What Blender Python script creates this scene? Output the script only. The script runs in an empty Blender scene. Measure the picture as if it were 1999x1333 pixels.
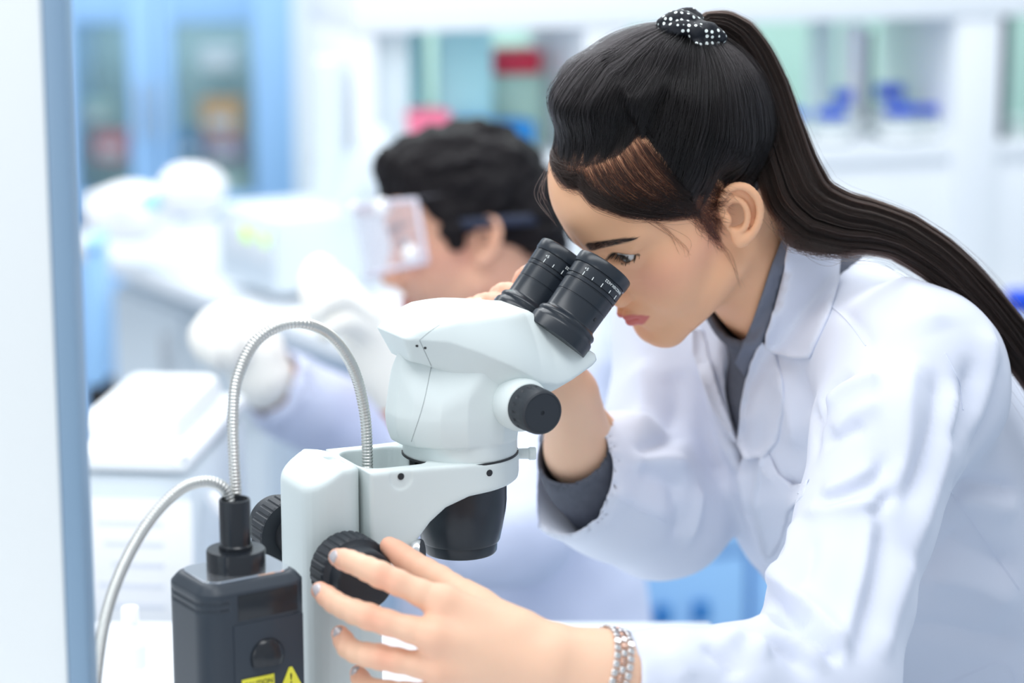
import bpy, bmesh, math, random
import numpy as np
from mathutils import Vector, Matrix
from mathutils.bvhtree import BVHTree
random.seed(7); np.random.seed(7)
scene = bpy.context.scene
COL = scene.collection

# ------------------------------------------------------------------ camera
F_PX = 4720.0
PITCH = math.radians(12.0)
CAM = np.array([0.0, 0.0, 1.6])
cam_data = bpy.data.cameras.new('camera')
cam = bpy.data.objects.new('camera', cam_data)
COL.objects.link(cam)
cam.location = CAM
cam.rotation_euler = (math.pi / 2 - PITCH, 0, 0)
cam_data.sensor_width = 36.0
cam_data.lens = 36.0 * F_PX / 1999.0
cam_data.clip_start = 0.05
cam_data.dof.use_dof = True
cam_data.dof.focus_distance = 1.855
cam_data.dof.aperture_fstop = 2.8
scene.camera = cam

# ------------------------------------------------------------------ light
world = bpy.data.worlds.new('lab_light'); scene.world = world
world.use_nodes = True
bg = world.node_tree.nodes['Background']
bg.inputs[0].default_value = (0.86, 0.93, 1.0, 1)
bg.inputs[1].default_value = 0.56

def area_light(name, loc, target, sx, sy, watts, color):
    ld = bpy.data.lights.new(name, 'AREA'); ld.shape = 'RECTANGLE'
    ld.size = sx; ld.size_y = sy; ld.energy = watts; ld.color = color
    o = bpy.data.objects.new(name, ld); COL.objects.link(o)
    o.location = loc
    d = Vector(target) - Vector(loc)
    o.rotation_euler = d.to_track_quat('-Z', 'Y').to_euler()
    return o
# rows of ceiling light panels, and the window side of the room at the camera's back
area_light('ceiling_light_bench', (-0.3, 1.3, 2.75), (-0.2, 1.5, 0), 2.4, 0.6, 23, (0.97, 0.99, 1.0))
area_light('ceiling_light_aisle', (0.4, 3.0, 2.75), (0.4, 3.0, 0), 3.2, 0.9, 34, (0.95, 0.98, 1.0))
area_light('ceiling_light_rear', (-0.6, 4.4, 2.75), (-0.6, 4.4, 0), 3.4, 0.9, 46, (0.95, 0.98, 1.0))
area_light('window_daylight', (-2.2, -0.6, 1.9), (0.2, 1.9, 1.1), 1.8, 1.5, 22, (1.0, 0.99, 0.97))
scene.view_settings.view_transform = 'Standard'
scene.view_settings.look = 'None'
scene.view_settings.exposure = 0.28
scene.view_settings.gamma = 1.0
scene.view_settings.use_curve_mapping = False
# ------------------------------------------------------------------ helpers: view geometry (used to measure)
_R = np.array([1.0, 0, 0]); _U = np.array([0, math.sin(PITCH), math.cos(PITCH)]); _W = np.array([0, math.cos(PITCH), -math.sin(PITCH)])
def ray(px, py):
    return (px - 999.5) / F_PX * _R - (py - 666.5) / F_PX * _U + _W
def at(px, py, d):
    return CAM + ray(px, py) * d

# ------------------------------------------------------------------ helpers: objects
def tag(o, label=None, cat=None, group=None, kind=None):
    if label: o['label'] = label
    if cat: o['category'] = cat
    if group: o['group'] = group
    if kind: o['kind'] = kind
    return o
def empty(name, loc=(0, 0, 0), rz=0.0):
    o = bpy.data.objects.new(name, None); COL.objects.link(o)
    o.location = loc; o.rotation_euler = (0, 0, rz); o.empty_display_size = 0.05
    return o
def link(name, me, mat=None, parent=None, smooth=None):
    o = bpy.data.objects.new(name, me); COL.objects.link(o)
    if mat is not None and len(me.materials) == 0: me.materials.append(mat)
    if parent is not None: o.parent = parent
    return o
def copy_tree(o, parent=None):
    c = o.copy(); COL.objects.link(c); c.parent = parent
    for ch in o.children: copy_tree(ch, c)
    return c
def np_mesh(name, V, faces, smooth=True):
    """mesh from vertex array and quad or tri index array"""
    V = np.asarray(V, np.float32); faces = np.asarray(faces, np.int32)
    me = bpy.data.meshes.new(name); n, k = faces.shape
    me.vertices.add(len(V)); me.vertices.foreach_set('co', V.ravel())
    me.loops.add(n * k); me.loops.foreach_set('vertex_index', faces.ravel())
    me.polygons.add(n)
    me.polygons.foreach_set('loop_start', np.arange(0, n * k, k, dtype=np.int32))
    me.polygons.foreach_set('loop_total', np.full(n, k, np.int32))
    me.update(calc_edges=True); me.validate()
    if smooth: me.polygons.foreach_set('use_smooth', np.ones(len(me.polygons), bool))
    return me
def set_col(me, col, name='Col'):
    a = me.color_attributes.new(name, 'FLOAT_COLOR', 'POINT')
    c = np.ones((len(me.vertices), 4), np.float32); c[:, :3] = col
    a.data.foreach_set('color', c.ravel())
def bm_mesh(name, bm, smooth_angle=None):
    me = bpy.data.meshes.new(name); bmesh.ops.recalc_face_normals(bm, faces=bm.faces)
    bm.to_mesh(me); bm.free()
    if smooth_angle is not None:
        me.polygons.foreach_set('use_smooth', np.ones(len(me.polygons), bool))
        try: me.set_sharp_from_angle(angle=math.radians(smooth_angle))
        except Exception: pass
    return me
def bm_box(bm, c, s, rot=None, bevel=0.0, seg=2):
    r = bmesh.ops.create_cube(bm, size=1.0)
    vs = r['verts']
    bmesh.ops.scale(bm, vec=s, verts=vs)
    if bevel > 0:
        es = list({e for v in vs for e in v.link_edges})
        rr = bmesh.ops.bevel(bm, geom=es, offset=bevel, segments=seg, affect='EDGES', profile=0.5)
        vs = list({v for f in rr['faces'] for v in f.verts} | {v for v in vs if v.is_valid})
    M = Matrix.Translation(Vector(c)) @ (rot.to_4x4() if rot is not None else Matrix.Identity(4))
    bmesh.ops.transform(bm, matrix=M, verts=vs)
    return vs
def box(name, c, s, mat, parent=None, bevel=0.002, rot=None, seg=2):
    bm = bmesh.new(); bm_box(bm, (0, 0, 0), s, None, min(bevel, 0.45 * min(s)), seg)
    me = bm_mesh(name, bm, 40)
    o = link(name, me, mat, parent); o.location = c
    if rot is not None: o.rotation_euler = rot
    return o
def bm_lathe(bm, prof, n=48, M=None, closed=False):
    """revolve (r, z) profile about local z"""
    rings = []
    for r, z in prof:
        rings.append([bm.verts.new((max(r, 1e-6) * math.cos(2 * math.pi * i / n), max(r, 1e-6) * math.sin(2 * math.pi * i / n), z)) for i in range(n)])
    for a, b in zip(rings[:-1], rings[1:]):
        for i in range(n):
            bm.faces.new((a[i], a[(i + 1) % n], b[(i + 1) % n], b[i]))
    if prof[0][0] > 1e-5: bm.faces.new(list(reversed(rings[0])))
    if prof[-1][0] > 1e-5: bm.faces.new(rings[-1])
    vs = [v for r in rings for v in r]
    if M is not None: bmesh.ops.transform(bm, matrix=M, verts=vs)
    return vs
def frame_to(axis, origin=(0, 0, 0), up=None):
    """matrix whose local z points along axis"""
    z = Vector(axis).normalized()
    q = z.to_track_quat('Z', 'Y') if up is None else None
    if up is None: return Matrix.Translation(Vector(origin)) @ q.to_matrix().to_4x4()
    x = Vector(up).cross(z).normalized(); y = z.cross(x)
    m = Matrix((x, y, z)).transposed().to_4x4()
    return Matrix.Translation(Vector(origin)) @ m
def lathe(name, prof, mat, parent=None, axis=(0, 0, 1), origin=(0, 0, 0), n=48, sharp=35):
    bm = bmesh.new(); bm_lathe(bm, prof, n)
    o = link(name, bm_mesh(name, bm, sharp), mat, parent)
    o.matrix_local = frame_to(axis, origin)
    return o
def catmull(P, n):
    P = np.asarray(P, float); Q = np.vstack([2 * P[0] - P[1], P, 2 * P[-1] - P[-2]])
    t = np.linspace(0, len(P) - 1, n); i = np.minimum(t.astype(int), len(P) - 2); f = (t - i)[:, None]
    p0, p1, p2, p3 = Q[i], Q[i + 1], Q[i + 2], Q[i + 3]
    return 0.5 * ((2 * p1) + (-p0 + p2) * f + (2 * p0 - 5 * p1 + 4 * p2 - p3) * f ** 2 + (-p0 + 3 * p1 - 3 * p2 + p3) * f ** 3)
def tube_arrays(P, rad, n=12, cap=True):
    P = np.asarray(P, float); m = len(P); rad = np.broadcast_to(np.asarray(rad, float), (m,))
    T = np.gradient(P, axis=0); T /= np.linalg.norm(T, axis=1)[:, None] + 1e-12
    up = np.array([0, 0, 1.0]) if abs(T[0][2]) < 0.9 else np.array([1.0, 0, 0])
    N = np.zeros_like(P); v = up - T[0] * (up @ T[0]); N[0] = v / np.linalg.norm(v)
    for i in range(1, m):
        v = N[i - 1] - T[i] * (N[i - 1] @ T[i]); N[i] = v / (np.linalg.norm(v) + 1e-12)
    Bn = np.cross(T, N)
    a = np.linspace(0, 2 * np.pi, n, endpoint=False)
    V = P[:, None] + rad[:, None, None] * (np.cos(a)[None, :, None] * N[:, None] + np.sin(a)[None, :, None] * Bn[:, None])
    V = V.reshape(-1, 3); fs = []
    i = np.arange(m - 1)[:, None] * n; j = np.arange(n)[None]; j2 = (j + 1) % n
    fs = np.stack([i + j, i + j2, i + n + j2, i + n + j], -1).reshape(-1, 4)
    if cap:
        V = np.vstack([V, P[:1], P[-1:]]); c0, c1 = len(V) - 2, len(V) - 1
        jj = np.arange(n); k = (jj + 1) % n
        fs = np.vstack([fs, np.stack([np.full(n, c0), k, jj, np.full(n, c0)], -1)[:, [0, 1, 2, 2]], np.stack([np.full(n, c1), (m - 1) * n + jj, (m - 1) * n + k, (m - 1) * n + k], -1)])
    return V, fs
def tube(name, P, rad, mat, parent=None, n=12):
    V, fs = tube_arrays(P, rad, n, False)
    m = len(np.asarray(P)); bm = bmesh.new()
    vs = [bm.verts.new(v) for v in V]
    for f in fs: bm.faces.new([vs[i] for i in f])
    bm.faces.new(list(reversed(vs[:n]))); bm.faces.new(vs[-n:])
    return link(name, bm_mesh(name, bm, 50), mat, parent)
def prism(name, pts, axis0, axis1, axis2, d0, d1, mat, parent=None, bevel=0.0, origin=(0, 0, 0), seg=3, sharp=40):
    """polygon in the plane (axis0, axis1) extruded along axis2 from d0 to d1"""
    bm = bmesh.new(); a0, a1, a2, og = (np.asarray(v, float) for v in (axis0, axis1, axis2, origin))
    lo = [bm.verts.new(og + a0 * p[0] + a1 * p[1] + a2 * d0) for p in pts]
    hi = [bm.verts.new(og + a0 * p[0] + a1 * p[1] + a2 * d1) for p in pts]
    f0 = bm.faces.new(list(reversed(lo))); f1 = bm.faces.new(hi); n = len(pts)
    for i in range(n): bm.faces.new((lo[i], lo[(i + 1) % n], hi[(i + 1) % n], hi[i]))
    if bevel > 0:
        es = list(set(f0.edges) | set(f1.edges))
        bmesh.ops.bevel(bm, geom=es, offset=bevel, segments=seg, affect='EDGES', profile=0.5)
    return link(name, bm_mesh(name, bm, sharp), mat, parent)

# ------------------------------------------------------------------ helpers: smooth-blended solids
class Solid:
    """a list of blended primitives; call it with points (N,3) for signed distance"""
    def __init__(s): s.ops = []
    def add(s, fn, k=0.0, op='u', sym=False, bs=None): s.ops.append((fn, k, op, sym, bs)); return s
    def ell(s, c, r, k=0.0, op='u', R=None, sym=False):
        c = np.asarray(c, np.float32); r = np.asarray(r, np.float32); Rt = None if R is None else np.asarray(R, np.float32)
        def fn(P):
            q = P - c
            if Rt is not None: q = q @ Rt
            k0 = np.sqrt(((q / r) ** 2).sum(1)); k1 = np.sqrt(((q / (r * r)) ** 2).sum(1)) + 1e-9
            return k0 * (k0 - 1.0) / k1
        return s.add(fn, k, op, sym, (c.astype(float), float(r.max())))
    def cone(s, a, b, ra, rb, k=0.0, op='u', sym=False, flat=None):
        """tapered capsule; flat=(axis, factor) squashes it along an axis"""
        a = np.asarray(a, np.float32); b = np.asarray(b, np.float32)
        fax = None
        if flat is not None:
            fax = np.asarray(flat[0], np.float32); fax = fax / np.linalg.norm(fax); ff = flat[1]
        ba = b - a; L2 = float(ba @ ba) + 1e-12
        def fn(P):
            pa = P - a
            t = np.clip(pa @ ba / L2, 0, 1)
            q = pa - t[:, None] * ba
            sc = 1.0
            if fax is not None:
                h = q @ fax; q = q + (h * (1.0 / ff - 1.0))[:, None] * fax; sc = ff if ff < 1 else 1.0
            return (np.sqrt((q * q).sum(1)) - (ra + (rb - ra) * t)) * (1.0 if fax is None else min(1.0, (1 + ff) / 2))
        return s.add(fn, k, op, sym, ((a + b).astype(float) / 2, float(np.linalg.norm(ba)) / 2 + max(ra, rb) * (1.0 if fax is None else max(1.0, ff))))
    def chain(s, pts, rads, k=0.0, kj=None, op='u', sym=False, flat=None):
        for i in range(len(pts) - 1):
            s.cone(pts[i], pts[i + 1], rads[i], rads[i + 1], k if i == 0 else (kj if kj is not None else k), op, sym, flat)
        return s
    def __call__(s, P, band=None):
        P = np.asarray(P, np.float32); Pm = None
        d = np.full(len(P), 1e3, np.float32)
        if band is not None: lo = P.min(0).astype(float); hi = P.max(0).astype(float)
        for fn, k, op, sym, bs in s.ops:
            if band is not None and bs is not None:
                far = np.linalg.norm(np.maximum(np.maximum(lo - bs[0], bs[0] - hi), 0)) > bs[1] + k + band
                if far and sym:
                    c2 = bs[0] * np.array([-1, 1, 1]); far = np.linalg.norm(np.maximum(np.maximum(lo - c2, c2 - hi), 0)) > bs[1] + k + band
                if far and op != 'i': continue
            if sym:
                if Pm is None: Pm = P.copy(); Pm[:, 0] = np.abs(Pm[:, 0])
                e = fn(Pm)
            else: e = fn(P)
            if op == 's': e = -e
            if op == 'i' or op == 's':
                if k > 0:
                    h = np.maximum(k - np.abs(d - e), 0) / k; d = np.maximum(d, e) + h * h * k * 0.25
                else: d = np.maximum(d, e)
            else:
                if k > 0:
                    h = np.maximum(k - np.abs(d - e), 0) / k; d = np.minimum(d, e) - h * h * k * 0.25
                else: d = np.minimum(d, e)
        return d
    def near(s, V, h):
        """distance for points that lie on or close to the surface, cell by cell"""
        K = np.floor((V - V.min(0)) / (h * 20)).astype(np.int64); key = (K[:, 0] * 4096 + K[:, 1]) * 4096 + K[:, 2]
        o = np.argsort(key, kind='stable'); cuts = np.flatnonzero(np.diff(key[o])) + 1
        out = np.empty(len(V), np.float32)
        for g in np.split(o, cuts): out[g] = s(V[g], band=6 * h)
        return out
    def mesh_arrays(s, lo, hi, h, B=8, slack=1.7, newton=1):
        lo = np.asarray(lo, np.float32); hi = np.asarray(hi, np.float32)
        nb = np.maximum(1, np.ceil((hi - lo) / (h * B)).astype(int)); N = nb * B + 1
        ax = [lo[i] + h * np.arange(N[i], dtype=np.float32) for i in range(3)]
        cb = [lo[i] + h * B * (np.arange(nb[i], dtype=np.float32) + 0.5) for i in range(3)]
        G = np.stack(np.meshgrid(*cb, indexing='ij'), -1).reshape(-1, 3)
        dc = np.concatenate([s(G[i:i + 200000]) for i in range(0, len(G), 200000)]).reshape(nb)
        D = np.repeat(np.repeat(np.repeat(np.where(dc > 0, 10 * h, -10 * h).astype(np.float32), B, 0), B, 1), B, 2)
        D = np.pad(D, ((0, 1),) * 3, mode='edge')
        act = np.argwhere(np.abs(dc) < h * B * 0.87 * slack)
        o = np.arange(B + 1)
        off = np.stack(np.meshgrid(o, o, o, indexing='ij'), -1).reshape(-1, 3)
        kb = act // 3; key = (kb[:, 0] * 4096 + kb[:, 1]) * 4096 + kb[:, 2]
        od = np.argsort(key, kind='stable')
        for g in np.split(od, np.flatnonzero(np.diff(key[od])) + 1):
            I = (act[g][:, None] * B + off[None]).reshape(-1, 3)
            P = np.stack([ax[0][I[:, 0]], ax[1][I[:, 1]], ax[2][I[:, 2]]], -1)
            D[I[:, 0], I[:, 1], I[:, 2]] = s(P, band=B * h * 1.8)
        V, Q = surface_nets(D, lo, h)
        for _ in range(newton):
            V = s.project(V, h)
        return V, Q
    def grad(s, V, e):
        g = np.zeros_like(V)
        for a in range(3):
            d = np.zeros(3, np.float32); d[a] = e
            g[:, a] = s.near(V + d, e * 2) - s.near(V - d, e * 2)
        return g / (np.linalg.norm(g, axis=1)[:, None] + 1e-12)
    def project(s, V, h):
        d = s.near(V, h); g = s.grad(V, h * 0.5)
        return V - g * np.clip(d, -0.6 * h, 0.6 * h)[:, None]
def surface_nets(D, lo, h):
    S = D < 0
    c = np.zeros(tuple(n - 1 for n in D.shape), np.int8)
    sl = [slice(None, -1), slice(1, None)]
    for i in (0, 1):
        for j in (0, 1):
            for k in (0, 1): c += S[sl[i], sl[j], sl[k]]
    A = np.argwhere((c > 0) & (c < 8))
    idx = np.full(c.shape, -1, np.int32); idx[A[:, 0], A[:, 1], A[:, 2]] = np.arange(len(A))
    acc = np.zeros((len(A), 3), np.float32); cnt = np.zeros(len(A), np.float32)
    cor = [(i, j, k) for i in (0, 1) for j in (0, 1) for k in (0, 1)]
    for p in cor:
        for a in range(3):
            if p[a]: continue
            q = list(p); q[a] = 1
            d0 = D[A[:, 0] + p[0], A[:, 1] + p[1], A[:, 2] + p[2]]; d1 = D[A[:, 0] + q[0], A[:, 1] + q[1], A[:, 2] + q[2]]
            m = (d0 < 0) != (d1 < 0)
            t = np.where(m, d0 / np.where(m, d0 - d1, 1), 0)
            pos = np.tile(np.array(p, np.float32), (len(A), 1)); pos[:, a] = t
            acc += pos * m[:, None]; cnt += m
    V = lo + h * (A + acc / np.maximum(cnt, 1)[:, None])
    quads = []
    for a in range(3):
        b, c2 = (a + 1) % 3, (a + 2) % 3
        s0 = [slice(None)] * 3; s1 = [slice(None)] * 3; s0[a] = slice(None, -1); s1[a] = slice(1, None)
        X = S[tuple(s0)] != S[tuple(s1)]
        E = np.argwhere(X); E = E[(E[:, b] > 0) & (E[:, c2] > 0) & (E[:, b] < D.shape[b] - 1) & (E[:, c2] < D.shape[c2] - 1)]
        inside = S[E[:, 0], E[:, 1], E[:, 2]]
        def cell(db, dc):
            Q = E.copy(); Q[:, b] -= db; Q[:, c2] -= dc
            return idx[Q[:, 0], Q[:, 1], Q[:, 2]]
        q = np.stack([cell(1, 1), cell(0, 1), cell(0, 0), cell(1, 0)], -1)
        q = np.where(inside[:, None], q, q[:, ::-1]); quads.append(q)
    Q = np.concatenate(quads); Q = Q[(Q >= 0).all(1)]
    return V.astype(np.float32), Q
def lap_smooth(V, Q, it=1, lam=0.5):
    E = np.concatenate([Q[:, [0, 1]], Q[:, [1, 2]], Q[:, [2, 3]], Q[:, [3, 0]]]); E = np.concatenate([E, E[:, ::-1]])
    for _ in range(it):
        acc = np.zeros_like(V); cnt = np.zeros(len(V), np.float32)
        for a in range(3): acc[:, a] = np.bincount(E[:, 0], V[E[:, 1], a], len(V))
        cnt = np.bincount(E[:, 0], minlength=len(V)).astype(np.float32)
        V = V + lam * (acc / np.maximum(cnt, 1)[:, None] - V)
    return V.astype(np.float32)
def biggest(V, Q):
    """keep only the largest connected piece"""
    lab = np.arange(len(V)); E = np.concatenate([Q[:, [0, 1]], Q[:, [1, 2]], Q[:, [2, 3]]])
    while True:
        m = np.minimum(lab[E[:, 0]], lab[E[:, 1]]); new = lab.copy()
        np.minimum.at(new, lab[E[:, 0]], m); np.minimum.at(new, lab[E[:, 1]], m); new = new[new]; new = new[new]
        new = np.minimum(new, lab); new = new[new]
        if (new == lab).all(): break
        lab = new
    k = np.bincount(lab).argmax(); keep = lab == k; idx = np.cumsum(keep) - 1
    return V[keep], idx[Q[keep[Q[:, 0]]]]
def mesh_normals(V, Q):
    n = np.cross(V[Q[:, 2]] - V[Q[:, 0]], V[Q[:, 3]] - V[Q[:, 1]])
    N = np.zeros_like(V)
    for j in range(4):
        for a in range(3): N[:, a] += np.bincount(Q[:, j], n[:, a], len(V))
    return N / (np.linalg.norm(N, axis=1)[:, None] + 1e-12)
def noise3(P, seed=0):
    """cheap smooth value noise, about -1..1"""
    P = np.asarray(P, np.float64); i = np.floor(P).astype(np.int64); f = P - i; f = f * f * (3 - 2 * f)
    def hsh(a, b, c):
        n = (a * 374761393 + b * 668265263 + c * 2147483647 + seed * 1274126177) & 0xffffffff
        n = ((n ^ (n >> 13)) * 1274126177) & 0xffffffff
        return ((n ^ (n >> 16)) & 0xffff) / 32767.5 - 1.0
    r = 0
    for a in (0, 1):
        for b in (0, 1):
            for c in (0, 1):
                w = (f[:, 0] if a else 1 - f[:, 0]) * (f[:, 1] if b else 1 - f[:, 1]) * (f[:, 2] if c else 1 - f[:, 2])
                r = r + w * hsh(i[:, 0] + a, i[:, 1] + b, i[:, 2] + c)
    return r
def sstep(a, b, x):
    t = np.clip((x - a) / (b - a), 0, 1); return t * t * (3 - 2 * t)

# ------------------------------------------------------------------ helpers: materials
def srgb(r, g, b):
    f = lambda c: c / 12.92 if c <= 0.04045 else ((c + 0.055) / 1.055) ** 2.4
    return (f(r / 255), f(g / 255), f(b / 255))
def material(name, col, rough=0.5, metal=0.0, coat=0.0, noise=None, bump=None, sss=0.0, sss_col=None, trans=0.0, ior=1.45, emit=None, vcol=False, spec=0.5, alpha=1.0, sheen=0.0):
    """principled material; noise=(scale, amount) varies the colour, bump=(scale, strength, distance) the fine relief"""
    m = bpy.data.materials.new(name); m.use_nodes = True; nt = m.node_tree; b = nt.nodes['Principled BSDF']
    b.inputs['Base Color'].default_value = (*col, 1); b.inputs['Roughness'].default_value = rough
    b.inputs['Metallic'].default_value = metal; b.inputs['Coat Weight'].default_value = coat
    b.inputs['IOR'].default_value = ior; b.inputs['Transmission Weight'].default_value = trans
    b.inputs['Specular IOR Level'].default_value = spec; b.inputs['Alpha'].default_value = alpha
    b.inputs['Sheen Weight'].default_value = sheen
    if sss > 0:
        b.inputs['Subsurface Weight'].default_value = sss
        b.inputs['Subsurface Radius'].default_value = sss_col or (1.0, 0.35, 0.2)
        b.inputs['Subsurface Scale'].default_value = 0.004
    if emit:
        b.inputs['Emission Color'].default_value = (*emit[0], 1); b.inputs['Emission Strength'].default_value = emit[1]
    tc = nt.nodes.new('ShaderNodeTexCoord')
    src = None
    if vcol:
        a = nt.nodes.new('ShaderNodeVertexColor'); a.layer_name = 'Col'; src = a.outputs['Color']
    if noise:
        n = nt.nodes.new('ShaderNodeTexNoise'); n.inputs['Scale'].default_value = noise[0]; n.inputs['Detail'].default_value = 4
        nt.links.new(tc.outputs['Object'], n.inputs['Vector'])
        mp = nt.nodes.new('ShaderNodeMapRange'); mp.inputs[3].default_value = 1 - noise[1]; mp.inputs[4].default_value = 1 + noise[1]
        nt.links.new(n.outputs['Fac'], mp.inputs[0])
        mx = nt.nodes.new('ShaderNodeMix'); mx.data_type = 'RGBA'; mx.blend_type = 'MULTIPLY'; mx.inputs[0].default_value = 1.0
        mx.inputs[6].default_value = (*col, 1)
        if src is not None: nt.links.new(src, mx.inputs[6])
        nt.links.new(mp.outputs[0], mx.inputs[7]); src = mx.outputs[2]
    if src is not None: nt.links.new(src, b.inputs['Base Color'])
    if bump:
        n = nt.nodes.new('ShaderNodeTexNoise'); n.inputs['Scale'].default_value = bump[0]; n.inputs['Detail'].default_value = 5
        nt.links.new(tc.outputs['Object'], n.inputs['Vector'])
        bp = nt.nodes.new('ShaderNodeBump'); bp.inputs['Strength'].default_value = bump[1]; bp.inputs['Distance'].default_value = bump[2]
        nt.links.new(n.outputs['Fac'], bp.inputs['Height']); nt.links.new(bp.outputs[0], b.inputs['Normal'])
    return m
# ------------------------------------------------------------------ room
M_FLOOR = material('floor_vinyl', srgb(196, 208, 220), rough=0.4, noise=(3, 0.03), bump=(60, 0.05, 0.001))
M_WALL = material('wall_paint', srgb(226, 233, 240), rough=0.8, noise=(2, 0.015), bump=(120, 0.08, 0.001))
M_LAM = material('white_laminate', srgb(236, 240, 244), rough=0.35, noise=(4, 0.012))
M_BENCHTOP = material('pale_worktop', srgb(236, 240, 245), rough=0.3, noise=(5, 0.02))
def struct(name, c, s, mat, bevel=0.002):
    o = box(name, c, s, mat, None, bevel); o['kind'] = 'structure'; return o
struct('floor', (0.3, 3.0, -0.05), (9, 11, 0.1), M_FLOOR)
struct('wall_back', (0.3, 6.9, 1.5), (9, 0.12, 3.2), M_WALL)
struct('wall_right', (4.2, 3.0, 1.5), (0.12, 8, 3.2), M_WALL)
# front bench that carries microscope and lamp
wb = empty('work_bench', (-0.38, 1.60, 0)); tag(wb, 'white laboratory bench under the microscope and the black light source', 'bench')
box('worktop', (0, 0, 0.842), (1.14, 1.2, 0.036), M_BENCHTOP, wb, 0.004)
for x in (-0.55, 0.55):
    box('side_panel', (x, 0.0, 0.412), (0.03, 1.1, 0.824), M_LAM, wb, 0.003)
box('back_panel', (0, 0.5, 0.5), (1.07, 0.02, 0.6), M_LAM, wb, 0.003)
# tall panel at the left
M_PANEL = material('panel_white', srgb(240, 244, 245), rough=0.45, noise=(4, 0.01)); M_SLATE = material('slate_edge', srgb(132, 160, 186), rough=0.5, noise=(8, 0.02))
p_t = at(112, 0, 1.55); p_b = at(168, 1333, 1.55)
pe = empty('equipment_panel', (-0.284, 1.52, 0.86)); tag(pe, 'tall white panel with a slate blue edge beside the light source', 'panel')
box('panel_board', (-0.160, 0.0, 0.46), (0.306, 0.03, 0.92), M_PANEL, pe, 0.002)
box('edge_strip', (0.000, 0.0, 0.46), (0.0138, 0.034, 0.92), M_SLATE, pe, 0.003)
# ------------------------------------------------------------------ stereo microscope
BENCH_Z = 0.86
PHI = math.radians(28.0)
MO = np.array([-0.04021292, 1.81113778, 1.12653009])          # ring centre on the optical axis
MU = np.array([math.cos(PHI), math.sin(PHI), 0]); ML = np.array([-math.sin(PHI), math.cos(PHI), 0])
M_WHITE = material('white_plastic', srgb(218, 227, 227), rough=0.38, noise=(14, 0.015), bump=(700, 0.04, 0.0003), spec=0.4)
M_BLACK = material('black_plastic', srgb(42, 46, 50), rough=0.42, noise=(30, 0.06), bump=(900, 0.08, 0.0003))
M_BLACK_GLOSS = material('black_anodised', srgb(34, 40, 48), rough=0.28, noise=(30, 0.05))
M_RUBBER = material('black_rubber', srgb(40, 45, 52), rough=0.5, noise=(40, 0.05))
M_CHROME = material('chrome', (0.8, 0.81, 0.82), rough=0.22, metal=1.0, noise=(50, 0.04))
M_SEAM = material('seam_grey', srgb(150, 158, 160), rough=0.7, noise=(50, 0.05))
M_DARKHOLE = material('screw_dark', srgb(40, 42, 46), rough=0.5, noise=(50, 0.05))
M_PRINT = material('white_print', srgb(235, 240, 240), rough=0.6, noise=(50, 0.02))
M_PAPER = material('white_paper', srgb(246, 247, 250), rough=0.7, noise=(20, 0.015))

micro = empty('stereo_microscope', (MO[0], MO[1], BENCH_Z), PHI)
tag(micro, 'white stereo microscope with black eyepieces, focus knobs and objective on the bench', 'microscope')
MZ = MO[2] - BENCH_Z
def m2l(P):
    P = np.asarray(P, float) / 1000.0; return P + np.array([0, 0, MZ])
def poly_sdf(poly):
    V = np.asarray(poly, np.float32)
    def fn(a, b):
        d = np.full(len(a), 1e9, np.float32); s = np.ones(len(a), np.float32)
        for i in range(len(V)):
            v = V[i]; w = V[i - 1]; e = w - v; px = a - v[0]; py = b - v[1]
            t = np.clip((px * e[0] + py * e[1]) / (e @ e), 0, 1)
            qx = px - e[0] * t; qy = py - e[1] * t; d = np.minimum(d, qx * qx + qy * qy)
            c1 = b >= v[1]; c2 = b < w[1]; c3 = e[0] * py > e[1] * px
            s = np.where((c1 & c2 & c3) | (~c1 & ~c2 & ~c3), -s, s)
        return s * np.sqrt(d)
    return fn
def smax(a, b, k):
    h = np.maximum(k - np.abs(a - b), 0) / k; return np.maximum(a, b) + h * h * k * 0.25
def prism_sdf(poly, ax, lo, hi, k=3.0):
    """polygon in the two axes other than ax, limited to lo..hi along ax, with edges rounded by k"""
    f = poly_sdf(poly); i, j = [(1, 2), (0, 2), (0, 1)][ax]; mid = (lo + hi) / 2; hw = (hi - lo) / 2
    return lambda P: smax(f(P[:, i], P[:, j]), np.abs(P[:, ax] - mid) - hw, k)
def cyl_sdf(c, r, ax, lo, hi, k=2.0):
    i, j = [(1, 2), (0, 2), (0, 1)][ax]; mid = (lo + hi) / 2; hw = (hi - lo) / 2
    return lambda P: smax(np.sqrt((P[:, i] - c[0]) ** 2 + (P[:, j] - c[1]) ** 2) - r, np.abs(P[:, ax] - mid) - hw, k)
def msolid(name, S, lo, hi, h, mat, parent=None):
    V, Q = S.mesh_arrays(lo, hi, h)
    return link(name, np_mesh(name, m2l(V), Q), mat, parent or micro)
def rrect(x0, x1, y0, y1, r, n=5):
    out = []
    for cx, cy, a0 in ((x1 - r, y1 - r, 0), (x0 + r, y1 - r, 90), (x0 + r, y0 + r, 180), (x1 - r, y0 + r, 270)):
        for i in range(n + 1):
            a = math.radians(a0 + 90 * i / n); out.append((cx + r * math.cos(a), cy + r * math.sin(a)))
    return out
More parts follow.
